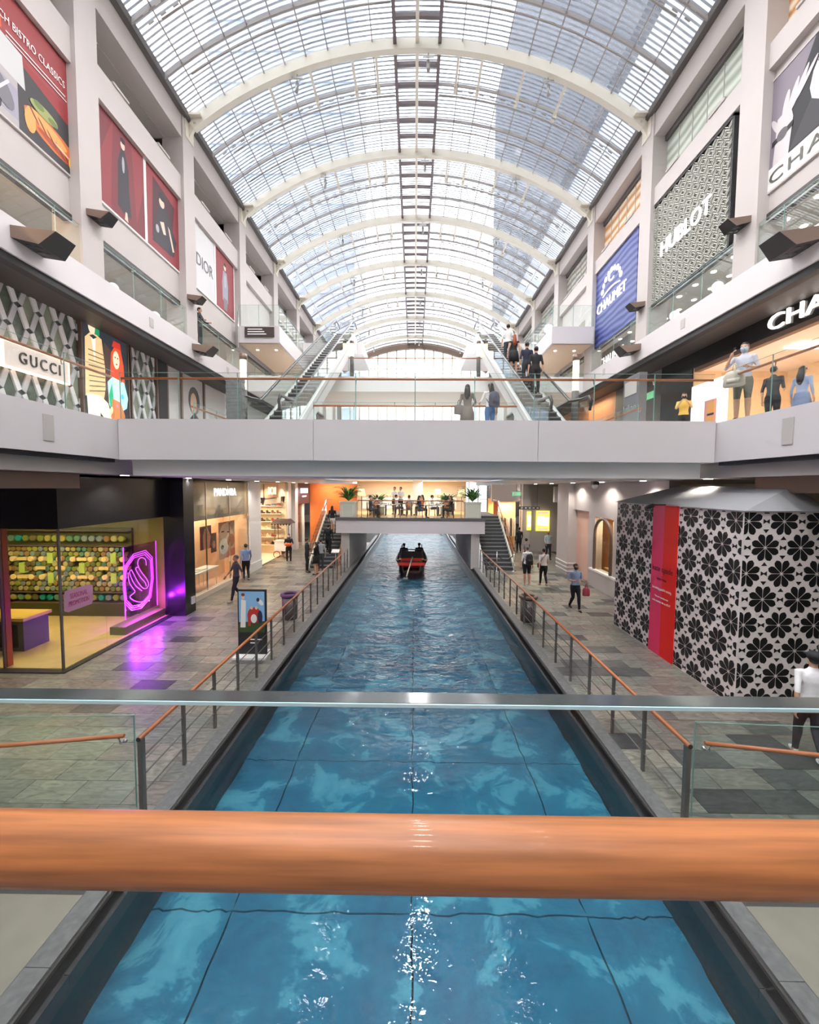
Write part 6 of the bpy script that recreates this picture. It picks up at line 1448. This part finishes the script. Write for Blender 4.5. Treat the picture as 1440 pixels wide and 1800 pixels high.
# level two by the boutique
person((7.42, 9.75, 5.9), 1.74, 2.25, 'stand', C(196, 200, 212), C(116, 112, 100), legs=.5, arms=('bend', 'phone'), mask=C(170, 196, 214), label='masked man in a pale T-shirt and olive shorts talking on a phone')
person((9.55, 11.5, 5.9), 1.72, -1.2, 'stand', C(52, 54, 58), BLK, label='man in a charcoal T-shirt browsing the boutique counter', arms=('down', 'bend'))
person((10.05, 11.2, 5.9), 1.64, -1.3, 'stand', C(150, 166, 196), C(120, 136, 170), hair='long', sleeve=.8, label='woman with long black hair in a denim blue dress at the boutique', skirt=(.5, .05))
person((8.9, 14.2, 5.9), 1.62, 2.6, 'stand', C(226, 186, 90), BLK, arms=('camera', 'camera'), mask=C(50, 50, 54), label='person in a yellow top holding up a phone by the dark wall')
# level three
person((-9.2, 18.3, 10.3), 1.64, -1.5, 'stand', C(46, 48, 54), C(40, 42, 48), sleeve=.9, label='man in a dark jacket leaning on the level three glass', arms=('rail', 'bend'))
# escalator riders
def esc(y): return 5.9+(math.floor((y-12.65)/.4)+1)*.4*T30
for (x, y, top_, bot_, hr, lab, kw) in ((4.4, 15.5, BLK, BLK, 'short', 'man in black lowest on the escalator', {}), (4.3, 16.4, C(38, 42, 62), C(40, 40, 48), 'short', 'man in a navy T-shirt on the escalator', {}), (4.15, 17.9, BLK, BLK, 'long', 'woman with red brown hair in a black dress on the escalator', dict(hairm=M_hair2, skirt=(.55, .03), sleeve=.1, legs=.2)), (4.1, 18.9, C(226, 224, 222), C(52, 54, 60), 'short', 'man in a white T-shirt highest on the escalator', {})):
    person((x, y+.18, esc(y+.18)), 1.74 if hr == 'short' else 1.64, 0, 'stand', top_, bot_, hair=hr, label=lab, **kw)
# restaurant
RZ_ = RF+.02
for (x, y, top_, lab) in ((-1.25, 26.9, C(240, 238, 236), 'waiter in white shirt standing deeper in the terrace'), (-.85, 26.5, C(236, 234, 232), 'second waiter in white shirt nearer the dining tables')):
    person((x, y, RZ_), 1.74, PI*.8, 'stand', top_, C(40, 40, 46), arms=('bend', 'bend'), label=lab, sleeve=.9)
for (x, y, f, top_, bot_, hr, lab) in ((-2.45, 23.62, -PI/2, C(60, 64, 78), C(50, 54, 66), 'short', 'diner in a dark top seated beside the cream lamp'), (.3, 23.62, -PI/2, C(58, 56, 84), C(60, 58, 60), 'long', 'diner in a dark blue top at the front table'), (2.05, 23.62, PI/2, C(40, 38, 44), BLK, 'long', 'diner in black with long hair at the front table'),
                                     (-1.1, 25.95, -PI/2, C(238, 236, 236), C(50, 50, 56), 'short', 'diner in a white shirt in the second row'), (.5, 25.95, PI/2, C(226, 150, 110), C(60, 56, 56), 'long', 'diner in an orange top in the second row'), (-.3, 25.2, 0, C(216, 214, 216), C(70, 70, 76), 'short', 'diner in a pale shirt with back to the canal'), (1.1, 25.75, -PI/2, C(232, 230, 230), C(60, 60, 66), 'short', 'diner in a pale shirt near the white column'), (1.9, 25.1, 0, C(206, 196, 196), C(60, 56, 60), 'long', 'long haired diner with back to the canal near the roped stair'), (-2.2, 24.9, 0, C(226, 220, 216), C(60, 60, 66), 'short', 'diner in cream with back to the canal near the planter')):
    person((x, y, RZ_), 1.68, f, 'sit', top_, bot_, hair=hr, sleeve=.8, label=lab)
# boat riders
person((-.58, 24.8, -.22), 1.70, 0, 'sit', C(30, 32, 36), BLK, label='boat rider in black on the swan side of the boat', sleeve=.9)
person((.32, 24.8, -.22), 1.74, 0, 'sit', C(34, 34, 38), BLK, label='boat rider in dark grey on the hoarding side of the boat', sleeve=.9)
finish_people()

# ---- bags and held things
def bag(name, loc, rz_, w, d, h, m, lab, cat, strap=None):
    o = empty(name, loc, rz_, label=lab, cat=cat)
    mb = MB(); mb.rings([(0, 0, -h/2, w*.42, d*.42), (0, 0, -h*.42, w*.5, d*.5), (0, 0, h*.2, w*.48, d*.48), (0, 0, h*.42, w*.36, d*.36), (0, 0, h/2, w*.15, d*.15)], 14)
    mb.build('bag_body', m, o); MB().rings([(0, d*.42, -h*.3, w*.3, d*.14), (0, d*.42, h*.0, w*.3, d*.12)], 10).build('front_pocket', m, o)
    for sx in (-1, 1): MB().tube([(sx*w*.3, -d*.3, h*.42), (sx*w*.34, -d*1.0-.0, h*.5), (sx*w*.36, -d*1.15, h*.1), (sx*w*.3, -d*.4, -h*.3)] if strap == 'back' else [(sx*.04, 0, h*.3), (sx*.03, 0, h*.8), (0, 0, h*.95)], .012, 6).build('strap', m, o)
    return o
def rel(p, dx, dy, dz, f):
    c_, s_ = math.cos(f), math.sin(f); return (p[0]+dx*c_-dy*s_, p[1]+dx*s_+dy*c_, p[2]+dz)
M_bagk = mat('bag_black', (.02, .02, .024), .6)
p = F(926, 1029); bag('backpack', rel(p, 0, -.24, 1.22, .15), .15+PI, .34, .2, .5, M_bagk, 'black backpack worn by the man in black shorts', 'backpack', 'back')
p = OnL(862, 700, 13.0, 5.9); bag('backpack', rel(p, 0, -.24, 1.1, .35), .35+PI, .36, .22, .46, mat('bag_slate', s(72, 74, 92), .6), 'slate backpack worn by the woman in wide jeans', 'backpack', 'back')
p = OnL(822, 700, 13.1, 5.9); bag('shoulder_bag', rel(p, -.26, 0, .85, 0), 0, .3, .12, .3, mat('bag_taupe', s(112, 104, 100), .6), 'taupe shoulder bag of the woman in the speckled dress', 'bag')
p = F(1010, 1073); bag('shopping_bag', rel(p, -.36, .1, .7, PI+.1), 0, .26, .16, .3, mat('bag_pink', s(186, 70, 92), .6), 'pink bag carried by the person in the pale blue top', 'bag')
p = (7.42, 9.75, 5.9); bag('tote_bag', rel(p, .1, .28, .92, 2.25), 2.25, .42, .16, .36, mat('bag_canvas', s(190, 184, 170), .7), 'canvas tote bag of the masked man on the phone', 'bag')
p = F(955, 1030); o = empty('crossbody_bag', rel(p, -.2, .02, .92, 0), label='small black crossbody bag of the woman in leggings', cat='bag'); B(-.05, -.09, -.09, .05, .09, .09).build('bag_body', M_bagk, o); MB().tube([(.0, -.02, .09), (.12, -.14, .35), (.28, -.11, .52)], .01, 6).build('strap', M_bagk, o)
p = F(508, 989); o = empty('orange_parcel', rel(p, 0, .27, 1.08, PI+.15), label='orange parcel held by the masked woman in black', cat='parcel'); MB().ball((0, 0, 0), .22, .1, .1, 12, 8).build('parcel_body', mat('parcel_orange', s(232, 96, 40), .6), o); MB().tube([(-.02, -.1, 0), (.0, -.102, .03), (.02, -.1, 0)], .012, 5).build('fold', mat('parcel_orange2', s(206, 80, 34), .6), o)
p = (7.42, 9.75, 5.9); o = empty('phone', rel(p, .15, .12, 1.58, 2.25), label='dark phone held to the ear of the masked man', cat='phone'); B(-.01, -.035, -.07, .0, .035, .07).build('phone_body', M_black, o); B(0, -.03, -.06, .002, .03, .06).build('screen', M_dgrey, o)
finish_texts()
